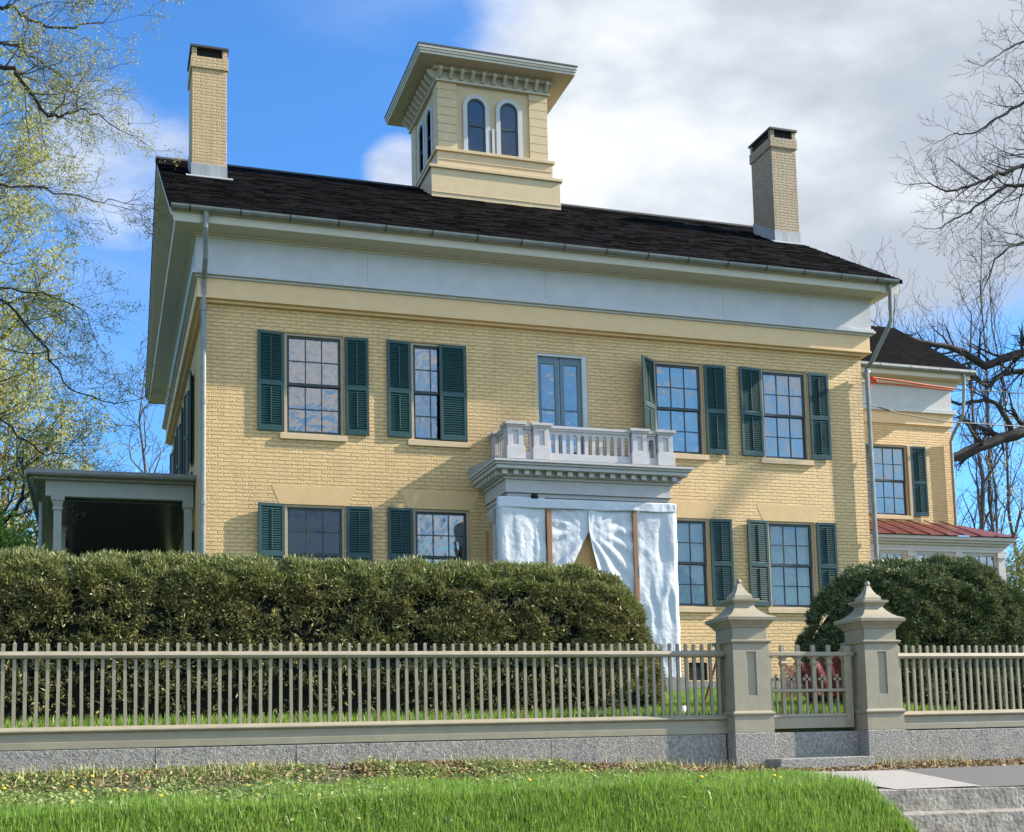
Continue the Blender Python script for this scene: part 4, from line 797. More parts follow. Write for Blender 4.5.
def gate_post(cx, cy, label, g):
    r = empty('gate_post', (cx, cy, -.3), label, 'gate post', 'square gate posts'); K = Kit(r)
    m = MB(); m.box(cx-.265, cx+.265, cy-.265, cy+.265, -.6, .13); K.part(m, 'granite_base', M['granite'], bevel=.01)
    m = MB(); m.stack(cx, cy, [(.255, .132), (.255, .33)]); m.stack(cx, cy, [(.262, .325), (.275, .345), (.275, .36), (.235, .385)]); K.part(m, 'plinth', M['fence'], bevel=.003)
    m = MB(); m.box(cx-.215, cx+.215, cy-.215, cy+.215, .37, 1.175)
    for sx, sy in ((0, -1), (1, 0), (-1, 0), (0, 1)):
        def B(a, b, c, d):
            if sy: y0_, y1_ = (cy-.235, cy-.213) if sy < 0 else (cy+.213, cy+.235); m.box(cx+a, cx+b, y0_, y1_, c, d)
            else: x0_, x1_ = (cx-.2345, cx-.2135) if sx < 0 else (cx+.2135, cx+.2345); m.box(x0_, x1_, cy+a, cy+b, c, d)
        w = .234 if sy else .232
        B(-w, -.062, .375, 1.172); B(.062, w, .375, 1.172); B(-.062, .062, .375, .56); B(-.062, .062, 1.07, 1.172)
    K.part(m, 'shaft', M['fence'], bevel=.0025)
    m = MB(); m.stack(cx, cy, [(.235, 1.165), (.26, 1.18), (.265, 1.195), (.265, 1.205), (.235, 1.215)]); m.stack(cx, cy, [(.222, 1.2), (.222, 1.375)]); K.part(m, 'neck_band', M['fence'], bevel=.003)
    cap = [(.235, 1.355), (.245, 1.375), (.25, 1.385), (.265, 1.40), (.285, 1.425), (.31, 1.44), (.315, 1.475), (.295, 1.485), (.245, 1.505), (.20, 1.535), (.155, 1.58), (.13, 1.615), (.125, 1.635), (.135, 1.65), (.155, 1.672), (.175, 1.68), (.178, 1.705), (.165, 1.71), (.115, 1.715), (.112, 1.75), (.105, 1.76), (.075, 1.79), (.048, 1.835), (.032, 1.875), (.025, 1.90)]
    m = MB(); m.stack(cx, cy, cap); K.part(m, 'cap', M['fence'])
    m = MB(); m.ball((cx, cy, 1.925), .034, 12); K.part(m, 'ball_finial', M['fence'], smooth=True)
    return r
gate_post(7.19, 13.985, 'left gate post with flared cap beside the picket fence', 1)
gate_post(8.955, 13.985, 'right gate post with flared cap in front of the round yew', 2)
r = empty('garden_gate', (8.05, 14, .15), 'taupe garden gate with little cross finials between the two posts', 'gate'); K = Kit(r)
m = MB(); gx0, gx1 = 7.52, 8.66
m.box(gx1-.10, gx1, 13.96, 14.04, .17, 1.16); m.box(gx0, gx0+.05, 13.96, 14.04, .17, 1.10); m.box(gx0+.05, gx1-.10, 13.965, 14.035, .17, .31); m.prism([(13.95, .31), (14.05, .31), (14.03, .345), (13.97, .345)], 'x', gx0+.05, gx1-.10); K.part(m, 'gate_frame', M['fence'], bevel=.004)
m = MB(); m.box(gx0, gx1+.04, 13.95, 14.05, 1.035, 1.085); m.box(gx0+.05, gx1-.10, 13.96, 14.04, .605, .64); K.part(m, 'gate_rail', M['fence'], bevel=.006)
xs_ = [7.735, 7.945, 8.155, 8.365]
for x in xs_:
    m = MB(); m.box(x-.025, x+.025, 13.98, 14.02, .345, 1.17); m.stack(x, 14, [(.025, 1.0), (.045, 1.03)]); m.stack(x, 14, [(.027, .92), (.04, .95), (.027, .98)]); K.part(m, 'gate_picket', M['fence'], bevel=.003)
ex = [7.545] + xs_ + [8.575]
for i in range(5):
    a, b = ex[i]+.02, ex[i+1]-.02; c = (a+b)/2; rr_ = (b-a)/2; n = 10
    o = [(c + rr_*math.cos(PI - PI*k/n), .945 + rr_*math.sin(PI - PI*k/n)) for k in range(n+1)]
    o2 = [(a, 1.035) if k < n/2 else (b, 1.035) for k in range(n+1)]
    m = MB()
    m.prism([(a, 1.035)] + o[:n//2+1][::-1], 'y', 13.985, 14.015); m.prism([(b, 1.035)] + o[n//2:], 'y', 13.985, 14.015)
    K.part(m, 'gate_arch', M['fence'])
    m = MB(); m.box(c-.012, c+.012, 13.988, 14.012, .345, .76); m.box(c-.035, c+.035, 13.986, 14.014, .745, .772); m.box(c-.013, c+.013, 13.986, 14.014, .74, .80)
    for dx, dz in ((-.035, .758), (.035, .758), (0, .80)): m.tube([(c+dx, 13.984, dz), (c+dx, 14.016, dz)], .017, 8)
    K.part(m, 'cross_finial', M['fence'])
m = MB(); m.box(7.46, 8.69, 13.92, 14.4, -.6, .125); tag(m.build('granite_sill', M['granite'], bevel=.01), 'granite sill block under the garden gate', 'sill stone')
m = MB(); m.box(7.31, 8.55, 13.38, 13.72, -.6, -.175); tag(m.build('granite_doorstep', M['granite'], bevel=.012), 'single granite step on the pavement before the gate', 'step')
# ------------------------------------------------------------------ foliage helpers
def unit(a): return a / np.maximum(np.linalg.norm(a, axis=1, keepdims=True), 1e-9)
def sprigs(name, P, Nn, m, length=.07, width=.018, seed=0, parent=None, spread=.9, droop=.15, per=3):
    rg = np.random.default_rng(seed); P = np.repeat(P, per, 0); Nn = np.repeat(Nn, per, 0); n = len(P)
    d = unit(Nn + rg.normal(0, spread, (n, 3))); d[:, 2] -= droop; d = unit(d)
    side = unit(np.cross(d, rg.normal(0, 1, (n, 3)))); ln = length*rg.uniform(.6, 1.3, (n, 1)); wd = width*rg.uniform(.7, 1.3, (n, 1))
    a = P - side*wd*.4; b = P + side*wd*.4; c = P + d*ln*.55 + side*wd; e = P + d*ln*.55 - side*wd; t = P + d*ln
    v = np.stack([a, b, c, e, t], 1).reshape(-1, 3); i = np.arange(n)*5
    o = np_mesh(name, v, np.stack([i, i+1, i+2, i+3], 1), m, tris=np.stack([i+3, i+2, i+4], 1))
    if parent: o.parent = parent
    return o
def hedge_surface(x0, x1, yc, b, zb, H_, e0, e1, n_exp, count, seed, lump=.10, expo=2.2):
    # returns points and normals over a clipped hedge: long along x, rounded at ends of length e0, e1
    rg = np.random.default_rng(seed)
    def prof(x):
        s = np.ones_like(x)
        if e0 > 0: t = np.clip((x0+e0-x)/e0, 0, 1); s = np.minimum(s, (1 - t**expo)**(1/expo))
        if e1 > 0: t = np.clip((x-(x1-e1))/e1, 0, 1); s = np.minimum(s, (1 - t**expo)**(1/expo))
        return np.maximum(s, .0)
    def pos(x, th):
        s = prof(x); c = np.cos(th); si = np.sin(th)
        y = yc + b*np.sign(c)*np.abs(c)**(2/n_exp)*(s**.6); z = zb + H_*np.abs(si)**(2/n_exp)*s
        return np.stack([x, y, z], 1)
    u = rg.uniform(0, 1, count); x = x0 + (x1-x0)*u
    q_ = rg.uniform(0, 1, count); ends = q_ < .22*((e0 > 0)*1. + (e1 > 0)*1.)/2*1.6
    if e0 > 0: x = np.where(ends & (q_ < .15), x0 + e0*rg.uniform(0, 1, count)**2.4, x)
    if e1 > 0: x = np.where(ends & (q_ >= (.15 if e0 > 0 else 0)), x1 - e1*rg.uniform(0, 1, count)**2.4, x)
    th = rg.uniform(PI*.35, PI, count)
    # more samples toward vertical faces: reparametrise
    k = rg.uniform(0, 1, count); th = np.where(k < .62, PI - rg.uniform(0, 1, count)**1.0*PI*.30, PI*.70 - rg.uniform(0, 1, count)*PI*.45)
    p = pos(x, th); eps = 1e-3
    dx = (pos(np.clip(x+eps, x0, x1-1e-5), th) - pos(np.clip(x-eps, x0+1e-5, x1), th)); dt = pos(x, th+eps) - pos(x, th-eps)
    nn = unit(np.cross(dt, dx)); nn *= np.sign(np.sum(nn*(p - np.array([0, yc, zb+H_*.4])*np.array([0, 1, 1]) - p*np.array([1, 0, 0])), 1, keepdims=True) + 1e-9)
    ox = np.clip((x - (x0+x1)/2)/((x1-x0)/2), -1, 1)
    f = np.array([noise.noise(Vector(q)*1.7)*.55 + noise.noise(Vector(q)*Vector((4.2, 4.2, 6.5)))*.75 + noise.noise(Vector(q)*Vector((8, 8, 13)))*.45 for q in p])
    p = p + nn*(lump*f)[:, None] + rg.normal(0, .02, p.shape)
    keep = rg.uniform(0, 1, count) < np.clip(.70 + f*2.2, .06, 1)
    return p[keep], nn[keep]
def hedge_core(name, x0, x1, yc, b, zb, H_, e0, e1, n_exp, m, parent, expo=2.2, k=.93):
    mb = MB(); nx = 60; nt = 18
    def prof(x):
        s = 1.0
        if e0 > 0: t = min(1, max(0, (x0+e0-x)/e0)); s = min(s, (1-t**expo)**(1/expo))
        if e1 > 0: t = min(1, max(0, (x-(x1-e1))/e1)); s = min(s, (1-t**expo)**(1/expo))
        return s
    vs = []
    for i in range(nx+1):
        x = x0 + (x1-x0)*i/nx; s = prof(x)
        for j in range(nt+1):
            th = PI*j/nt; c = math.cos(th); si = math.sin(th)
            y = yc + k*b*math.copysign(abs(c)**(2/n_exp), c)*(s**.6); z = zb + (H_ - .08)*abs(si)**(2/n_exp)*s
            f = noise.noise(Vector((x, y, z))*1.9)*.05; vs.append((x, y + f, z + f))
    mb.add(vs, [(i*(nt+1)+j, (i+1)*(nt+1)+j, (i+1)*(nt+1)+j+1, i*(nt+1)+j+1) for i in range(nx) for j in range(nt)])
    return mb.build(name, m, parent, smooth=True, recalc=False)
hg = empty('yew_hedge', (0, 0, 0), 'long clipped yew hedge behind the left fence, dark face and sunlit top', 'hedge')
P_, N_ = hedge_surface(-4.0, 7.0, 16.5, 1.0, .3, 2.02, 0, 1.25, 5, 165000, 5, lump=.10)
tm = (N_[:, 2] > .35) | (P_[:, 2] > 2.12 + .12*np.sin(P_[:, 0]*2.1))  # upward and topmost sprigs take the painted sunlit tone
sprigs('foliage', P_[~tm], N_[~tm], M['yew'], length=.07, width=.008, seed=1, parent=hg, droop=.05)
sprigs('sunlit_growth', P_[tm], N_[tm], M['yewt'], length=.085, width=.007, seed=31, parent=hg, droop=-.1); hedge_core('dark_core', -4.0, 6.95, 16.5, 1.0, .3, 1.94, 0, 1.3, 5, M['yewd'], hg)
yb = empty('yew_shrub', (0, 0, 0), 'large round clipped yew behind the right gate post', 'shrub', 'round clipped yews')
P_, N_ = hedge_surface(9.62, 13.15, 16.5, .95, .3, 2.25, 1.5, 1.4, 3.2, 110000, 9, lump=.13, expo=2.6)
sprigs('foliage', P_, N_, M['yewb'], length=.075, width=.0085, seed=2, parent=yb); hedge_core('dark_core', 9.68, 13.1, 16.5, .95, .3, 2.08, 1.5, 1.4, 3.2, M['yewd'], yb, expo=2.6)
yb = empty('yew_shrub', (0, 0, 0), 'dark yew just entering at the right edge behind the fence', 'shrub', 'round clipped yews')
P_, N_ = hedge_surface(14.2, 17.8, 18.4, 1.5, .1, 2.35, 1.2, 1.2, 3.2, 16000, 19, lump=.14, expo=2.6)
sprigs('foliage', P_, N_, M['yewb'], length=.10, width=.014, seed=3, parent=yb); hedge_core('dark_core', 14.25, 17.75, 18.4, 1.5, .2, 2.1, 1.2, 1.2, 3.2, M['yewd'], yb, expo=2.6)
# grass: blades
def blades(name, X, Y, Z, Hh, m, seed, w=.006, lean=.35):
    rg = np.random.default_rng(seed); n = len(X); p = np.stack([X, Y, Z], 1); a = rg.uniform(0, 2*PI, n); s = np.stack([np.cos(a), np.sin(a), np.zeros(n)], 1)*w*rg.uniform(.7, 1.4, (n, 1))
    la = rg.uniform(0, 2*PI, n); ld = np.stack([np.cos(la), np.sin(la), np.zeros(n)], 1)*(Hh*rg.uniform(.1, 1, n)*lean)[:, None]
    up = np.array([0, 0, 1])[None]*Hh[:, None]
    v = np.stack([p-s, p+s, p+s*.8+up*.55+ld*.35, p-s*.8+up*.55+ld*.35, p+up+ld], 1).reshape(-1, 3); i = np.arange(n)*5
    o = np_mesh(name, v, np.stack([i, i+1, i+2, i+3], 1), m, tris=np.stack([i+3, i+2, i+4], 1)); return o
rg = np.random.default_rng(11); n = 210000
X = rg.uniform(-1.6, 7.9, n); Y = 8.1 + (13.2-8.1)*rg.uniform(0, 1, n)**1.15
X = np.concatenate([X, rg.uniform(-1.2, 5.9, 80000)]); Y = np.concatenate([Y, rg.uniform(8.35, 9.25, 80000)])
edge = 5.68 + np.clip((Y-8.95)/3.6, 0, 1)*1.55
lim = 12.2 + np.array([1.2*noise.noise(Vector((x*.8, 0, 3))) for x in X])
lim = np.where(X > 2.2, np.minimum(lim+.6, 12.9), np.where(X > 1.0, lim, lim - 1.2))
k = (X < edge + rg.normal(0, .05, len(X))) & (Y < lim + rg.normal(0, .15, len(X))); X, Y = X[k], Y[k]
den = np.array([noise.noise(Vector((x*1.4, y*1.4, 1))) for x, y in zip(X, Y)]); k = rg.uniform(0, 1, len(X)) < .95 + den*.45; X, Y, den = X[k], Y[k], den[k]
Z = np.array([zt(x, y) for x, y in zip(X, Y)]); Hh = (.080 + .04*rg.uniform(-1, 1, len(X)) + .06*den + .06*(rg.uniform(0, 1, len(X)) > .93))*np.where(X < 1.2, .8, 1.0)
tag(blades('verge_grass', X, Y, Z-.01, Hh, M['grass'], 5, w=.0042), 'bright green unmown grass on the verge', 'grass', kind='stuff')
n = 36000; X = rg.uniform(-2, 10.5, n); Y = rg.uniform(14.25, 17.5, n); k = ~((X < 6.7) & (Y > 15.7)); X, Y = X[k], Y[k]
X = np.concatenate([X, rg.uniform(6.8, 12.5, 26000)]); Y = np.concatenate([Y, rg.uniform(17, 23.3, 26000)]); Z = np.array([lz(x, y) for x, y in zip(X, Y)])
tag(blades('lawn_grass', X, Y, Z-.005, np.where(Y < 16, rg.uniform(.05, .17, len(X)), rg.uniform(.03, .09, len(X))), M['grass'], 6, w=.006), 'short lawn grass seen between the pickets', 'grass', kind='stuff')
# dry leaf litter along the wall
def litter(X, Y, Z, s, m, name, tilt=.5, seed=2):
    rg = np.random.default_rng(seed); n = len(X); nn = unit(np.stack([rg.normal(0, tilt, n), rg.normal(0, tilt, n), np.ones(n)], 1)); a = unit(np.cross(nn, rg.normal(0, 1, (n, 3)))); b = np.cross(nn, a)
    p = np.stack([X, Y, Z], 1); s = s[:, None]; v = np.stack([p-a*s, p-b*s*.45, p+a*s, p+b*s*.45], 1).reshape(-1, 3); i = np.arange(n)*4
    return np_mesh(name, v, np.stack([i, i+1, i+2, i+3], 1), m)
n = 60000; X = rg.uniform(-1.6, 15, n); Y = 13.88 - np.abs(rg.normal(0, .55, n)); k = (rg.uniform(0, 1, n) < np.where(X < 2.5, .22, 1)) & ~((X > 7.3) & (X < 8.55) & (Y > 13.38)) & (Y > 12.2); X, Y = X[k], Y[k]
Z = np.array([zt(x, y) for x, y in zip(X, Y)]) + .015 + rg.uniform(0, .035, len(X))
tag(litter(X, Y, Z, rg.uniform(.012, .034, len(X)), M['litter'], 'leaf_litter'), 'drift of dry brown leaves against the granite', 'leaf litter', kind='stuff')
n = 50000; X = rg.uniform(-1.8, 6.1, n); Y = 10.0 + 3.8*rg.uniform(0, 1, n)**.7; cl_ = np.array([noise.noise(Vector((x*1.6, y*1.1, 7))) for x, y in zip(X, Y)]); k = rg.uniform(0, 1, n) < np.clip(.35 + cl_*1.6 + np.where(X < 2.2, .5, -.05), 0, 1); X, Y, cl_ = X[k], Y[k], cl_[k]
Z = np.array([zt(x, y) for x, y in zip(X, Y)]) + rg.uniform(.01, .10, len(X))*(.6+np.clip(cl_, 0, 1)*1.6)
tag(litter(X, Y, Z, rg.uniform(.012, .032, len(X)), M['weed'], 'weeds', tilt=.9, seed=4), 'broad leaved weeds growing at the foot of the wall', 'weeds', kind='stuff')
n = 6500; X = rg.uniform(-1.8, 15, n); Y = 13.85 - np.abs(rg.normal(0, .28, n)); Z = np.array([zt(x, y) for x, y in zip(X, Y)])
k = ~((X > 7.25) & (X < 8.6)); X, Y, Z = X[k], Y[k], Z[k]; den = np.array([noise.noise(Vector((x*1.1, 5, 1))) for x in X]); k = rg.uniform(0, 1, len(X)) < .45+den*1.4; X, Y, Z = X[k], Y[k], Z[k]
tag(blades('dry_grass', X, Y, Z, rg.uniform(.05, .17, len(X)), mat('straw', (0.34, 0.28, 0.12), (0.2, 0.24, 0.07), rough=.8, island=.5), 8, w=.004, lean=.6), 'thin straw coloured grass fringe along the wall', 'grass', kind='stuff')
n = 14000; X = rg.uniform(-1.5, 5.6, n); Y = rg.uniform(8.6, 12.0, n); c2 = np.array([noise.noise(Vector((x*.9, y*.9, 17))) for x, y in zip(X, Y)]); k = c2 > .12; X, Y = X[k], Y[k]; Z = np.array([zt(x, y) for x, y in zip(X, Y)]) + rg.uniform(.03, .11, len(X))
tag(litter(X, Y, Z, rg.uniform(.010, .026, len(X)), M['weed'], 'clover', tilt=.7, seed=14), 'patches of clover and small weeds among the verge grass', 'clover', kind='stuff')
# dandelions
src = None; rr = random.Random(4)
for k in range(20):
    x = rr.choice([rr.uniform(-1.0, 2.6), rr.uniform(-1.0, 6.5)]); y = rr.uniform(9.5, 13.6) if k % 3 else rr.uniform(11.5, 13.7); z = zt(x, y)
    if x > 5.6: continue
    if src is None:
        m = MB(); m.tube([(0, 0, 0), (.01, 0, .13)], .004, 5); src = m.build('dandelion', M['stem'])
        m = MB(); m.ball((.01, 0, .14), .026, 10, .5); hd = m.build('flower_head', M['dand'], src); o = src
    else:
        o = src.copy(); C.objects.link(o); c_ = hd.copy(); C.objects.link(c_); c_.parent = o
    o.location = (x, y, z - rr.uniform(.0, .06)); o.scale = (.75, .75, 1); tag(o, 'small yellow dandelion flower in the verge grass and weeds', 'dandelion', 'dandelions on the verge')
# things glimpsed through the gate
r = empty('barrier_netting', (9.0, 15.2, .36), 'dark red plastic barrier netting strung behind the garden gate', 'barrier netting'); K = Kit(r)
m = MB(); nx, nz = 64, 24; xa, xb = 8.42, 9.50
def nzp(x, z):
    t = (x-8.42)/1.08; q = (z-.62)/.88; lo = .60 - .22*sstep(.78, .84, t); hi = 1.03 + .20*sstep(.3, 1, t) + .02*math.sin(x*19)
    return (x, 15.22 + .03*math.sin(x*9) + .02*math.sin(x*31+z*9), lo + (hi-lo)*q + .012*math.sin(x*23+z*6))
for i in range(nx+1):
    x = xa+(xb-xa)*i/nx; m.tube([nzp(x, .62 + (1.50-.62)*k/6) for k in range(7)], .0038, 4, cap=False)
for j in range(nz+1):
    z = .62+(1.50-.62)*j/nz; m.tube([nzp(xa+(xb-xa)*k/24, z) for k in range(25)], .0038, 4, cap=False)
K.part(m, 'net', M['redmesh'])
for x in (8.43, 9.48):
    m = MB(); m.box(x-.015, x+.015, 15.26, 15.29, .25, 1.14); K.part(m, 'stake', M['wood'])
r = empty('garden_rake', (7.02, 14.7, .2), 'thin red handled garden tool leaning behind the fence by the left post', 'rake'); K = Kit(r)
m = MB(); m.tube([(6.97, 14.75, .32), (7.13, 14.45, 1.13)], .013, 8); K.part(m, 'handle', M['toolred']); m = MB(); m.box(6.88, 7.04, 14.74, 14.77, .28, .31)
for k in range(7): m.box(6.885+k*.024, 6.892+k*.024, 14.74, 14.77, .2, .28)
K.part(m, 'rake_head', M['darkm'])
m = MB(); m.stack(6.93, 15.1, [(.09, .32), (.10, .36), (.07, .42), (.03, .48), (.012, .5)]); o = m.build('white_bundle', M['cloth'], smooth=True); tag(o, 'small white bundle lying on the lawn behind the pickets', 'bundle')
# ------------------------------------------------------------------ trees
def rot_about(v, ax, a): return Matrix.Rotation(a, 3, ax) @ v
class Tree:
    def __init__(s, seed): s.r = random.Random(seed); s.limbs = []; s.twigs = []; s.tips = []
    def tubes(s, lst, name, m, parent, small=.012):
        V = []; F = []; o = 0
        for pts, rad in lst:
            n = 7 if rad[0] > .06 else (5 if rad[0] > .02 else 3); k = len(pts); ringi = []
            up = None
            for i, p in enumerate(pts):
                d = pts[min(i+1, k-1)] - pts[max(i-1, 0)]
                if d.length < 1e-6: d = Vector((0, 0, 1))
                d.normalize(); up = d.orthogonal().normalized() if up is None else (up - d*up.dot(d))
                if up.length < 1e-5: up = d.orthogonal()
                up.normalize(); w = d.cross(up)
                for q in range(n):
                    a = 2*PI*q/n; V.append(p + (up*math.cos(a) + w*math.sin(a))*rad[i])
            for i in range(k-1):
                for q in range(n): F.append((o+i*n+q, o+i*n+(q+1) % n, o+(i+1)*n+(q+1) % n, o+(i+1)*n+q))
            o += k*n
        return np_mesh(name, np.array([tuple(v) for v in V]), np.array(F), m)
    def grow(s, p, d, r, L, lev, maxlev, up=.1, wob=.18, dens=1.0, spread=(30, 65), minr=.0035, rat=(.38, .62)):
        R = s.r; n = max(4, min(9, int(L/.22))); pts = [p.copy()]; rad = [r]; d = d.normalized(); dirs = [d]
        for i in range(n):
            d = d + Vector((R.gauss(0, wob), R.gauss(0, wob), R.gauss(0, wob) + up*.5)); d.normalize()
            p = p + d*(L/n); pts.append(p.copy()); rad.append(max(minr, r*(1 - .8*(i+1)/n))); dirs.append(d)
        (s.limbs if r > .03 else s.twigs).append((pts, rad))
        if lev >= maxlev: s.tips.append((pts[-1], d)); s.tips.append((pts[-2], d)); return
        s.tips.append((pts[-1], d))
        nc = max(2, int(dens*L*(3.0 if lev else 2.2) + R.random()*1.5)); nc = min(nc, 11)
        for c in range(nc):
            t = .2 + .8*(c + R.random())/nc; i = min(n-1, int(t*n)); base = pts[i].lerp(pts[i+1], t*n-i)
            ax = dirs[i].orthogonal().normalized(); ax = rot_about(ax, dirs[i], R.uniform(0, 2*PI)); nd = rot_about(dirs[i], ax, math.radians(R.uniform(*spread)))
            s.grow(base, nd, max(minr, rad[i]*R.uniform(.45, .7)), L*R.uniform(*rat)*(1.15-.4*t), lev+1, maxlev, up, wob, dens, spread, minr, rat)
    def limb(s, pts, r0, r1, lev=0, maxlev=3, clen=(1.2, 2.2), per=1.6, up=.1, dens=1.0, frm=.15, wob=.18, side=None, minr=.0035, fine=.06):
        R = s.r; P = [Vector(p) for p in pts]; out = []     # smooth catmull-like resample
        for i in range(len(P)-1):
            a = P[max(0, i-1)]; b = P[i]; c = P[i+1]; e = P[min(len(P)-1, i+2)]
            for k in range(5):
                t = k/5; out.append(.5*((2*b) + (c-a)*t + (2*a-5*b+4*c-e)*t*t + (3*b-a-3*c+e)*t**3) + Vector((R.gauss(0, fine), R.gauss(0, fine), R.gauss(0, fine)))*(.5 if i else .1))
        out.append(P[-1]); n = len(out); rad = [r0 + (r1-r0)*(i/(n-1))**.8 for i in range(n)]; s.limbs.append((out, rad))
        Ls = sum((out[i+1]-out[i]).length for i in range(n-1)); nc = int(Ls*per)
        for c in range(nc):
            t = frm + (1-frm)*(c + R.random())/nc; i = min(n-2, int(t*(n-1))); d = (out[i+1]-out[i]).normalized()
            ax = rot_about(d.orthogonal().normalized(), d, R.uniform(0, 2*PI)); nd = rot_about(d, ax, math.radians(R.uniform(30, 70)))
            s.grow(out[i], nd, max(minr, rad[i]*R.uniform(.3, .5)), R.uniform(*clen)*(1.1-.35*t), lev+1, maxlev, up, wob, dens, minr=minr)
        s.grow(out[-1], (out[-1]-out[-2]), r1, clen[0], lev+1, maxlev, up, wob, dens, minr=minr)
    def finish(s, name, label, cat, group, bark, twigm, bud=None, budsize=.03, budn=2, shell=.10, loc=(0, 0, 0), budprob=1.0):
        r = empty(name, loc, label, cat, group)
        objs = [s.tubes(s.limbs, 'trunk', M[bark], r)]
        if s.twigs: objs.append(s.tubes(s.twigs, 'crown', M[twigm], r))
        if bud and s.tips:
            rg = np.random.default_rng(1); tp = [t for t in s.tips if s.r.random() < budprob]
            P = np.repeat(np.array([tuple(t[0]) for t in tp]), budn, 0); P = P + rg.normal(0, shell, P.shape); n = len(P)
            d = unit(rg.normal(0, 1, (n, 3))); sd = unit(np.cross(d, rg.normal(0, 1, (n, 3)))); sz = budsize*rg.uniform(.5, 1.3, (n, 1))
            v = np.stack([P-sd*sz*.5, P+d*sz, P+sd*sz*.5, P-d*sz], 1).reshape(-1, 3); i = np.arange(n)*4
            objs.append(np_mesh('young_leaves', v, np.stack([i, i+1, i+2, i+3], 1), M[bud]))
        for o in objs: o.parent = r; o.location = -Vector(loc)
        return r
# big maple on the left, trunk outside the frame
T = Tree(21); B0 = Vector((-6.8, 26.5, 1.05))
T.limbs.append(([B0, Vector((-6.7, 26.4, 5)), Vector((-6.5, 26.2, 9)), Vector((-6.0, 26.0, 13)), Vector((-5.4, 25.8, 17))], [.42, .36, .30, .22, .10]))
for pts, r0 in (([(-6.0, 26, 12.8), (-3.6, 25.6, 14.0), (-1.86, 25, 13.97), (-1.34, 25, 13.76), (-.56, 25, 13.75), (.0, 25.1, 14.05)], .062),
                ([(-6.2, 26, 11.5), (-3.8, 25.4, 12.9), (-1.85, 25, 13.25), (-1.33, 25, 13.04), (-.63, 25, 12.59), (-.45, 25.1, 12.13)], .05),
                ([(-6.3, 26, 10.6), (-3.6, 25.2, 12.4), (-1.84, 24.8, 12.70), (-1.49, 24.8, 12.46), (-1.05, 24.8, 11.89), (-.79, 24.8, 11.88), (-.36, 24.9, 12.10), (.27, 25, 11.83)], .065),
                ([(-6.4, 26, 9.5), (-3.6, 26.2, 10.9), (-1.87, 26, 10.92), (-1.34, 26, 10.94), (-.53, 26, 10.82), (.2, 26.2, 10.94)], .04),
                ([(-6.5, 26, 8.5), (-3.2, 26.5, 9.2), (-1.83, 26, 8.67), (-1.12, 26, 7.95), (-.57, 26, 7.02), (.33, 26.2, 6.88)], .045),
                ([(-6.6, 26, 7.2), (-3.4, 27.4, 7.6), (-1.85, 27, 6.61), (-1.13, 27, 6.06), (-.6, 27, 6.0)], .035),
                ([(-5.4, 25.8, 17), (-3.5, 25.5, 17.0), (-1.8, 25.2, 15.9), (-.6, 25, 15.2), (.5, 25, 15.0)], .06),
                ([(-6.3, 26, 10.2), (-4, 27.5, 10.0), (-2, 27.6, 9.5), (-1.0, 27.6, 9.4), (-.3, 27.5, 9.0)], .04)):
    T.limb([Vector(p) for p in pts], r0, .010, maxlev=3, clen=(.9, 1.6), per=3.0, frm=.3, up=.02, dens=1.5, minr=.0032, wob=.13)
T.finish('maple_tree', 'large maple with pale spring buds reaching in from the left edge', 'tree', None, 'bark', 'twig', 'bud', .020, 8, .05, loc=B0, budprob=.8)
# two yellow-green trees behind it
def plain_tree(seed, base, h, r, spread, levels, name, label, cat, group, bark, twigm, bud, bs, bn, shell, nl=14, bp=1.0, clen=(2, 3.2), up=.15, lo=.25, dens=1.0, lean=(0, 0), minr=.006):
    T = Tree(seed); R = T.r; b = Vector(base); pts = [b]; n = 7
    for i in range(n): pts.append(b + Vector((lean[0]*(i+1)/n + R.gauss(0, .12), lean[1]*(i+1)/n + R.gauss(0, .12), h*(i+1)/n)))
    rad = [r*(1-.85*(i/n)) for i in range(n+1)]; T.limbs.append((pts, rad))
    for k in range(nl):
        t = lo + (1-lo)*(k+R.random())/nl; i = min(n-1, int(t*n)); p = pts[i].lerp(pts[i+1], t*n-i); a = k*2.4 + R.random(); el = math.radians(R.uniform(*spread))
        T.grow(p, Vector((math.cos(a)*math.cos(el), math.sin(a)*math.cos(el), math.sin(el))), rad[i]*.5, R.uniform(*clen)*(1.1-.5*t), 1, levels, up, .17, dens, minr=minr)
    return T.finish(name, label, cat, group, bark, twigm, bud, bs, bn, shell, loc=base, budprob=bp)
plain_tree(31, (-3.6, 38, 1.05), 17, .22, (0, 40), 3, 'budding_tree', 'yellow green budding tree behind the maple at the upper left edge', 'tree', 'trees behind the house on the left', 'bark', 'twig', 'bud', .05, 9, .13, nl=32, clen=(3.0, 4.6), lo=.2, dens=1.25, minr=.005)
plain_tree(32, (-2.9, 43, 1.05), 11, .16, (0, 40), 3, 'budding_tree', 'lower yellow green budding tree rising just above the porch roof', 'tree', 'trees behind the house on the left', 'bark2', 'twig', 'bud', .055, 10, .13, nl=28, clen=(2.6, 3.8), lo=.15, dens=1.2, minr=.005)
plain_tree(33, (1.55, 47, 1.05), 12.5, .13, (30, 65), 3, 'bare_tree', 'thin bare tree between the porch roof and the left eave', 'tree', 'trees behind the house on the left', 'bark2', 'twig', None, .05, 1, .1, nl=16, clen=(2.2, 3.4), lo=.3, dens=.6, minr=.008)
plain_tree(35, (-.6, 50, 1.05), 11, .12, (30, 65), 3, 'bare_tree', 'slender bare tree above the middle of the porch roof', 'tree', 'trees behind the house on the left', 'bark2', 'twig', 'bud', .06, 1, .1, nl=16, clen=(2.0, 3.2), lo=.3, dens=.6, bp=.4, minr=.008)
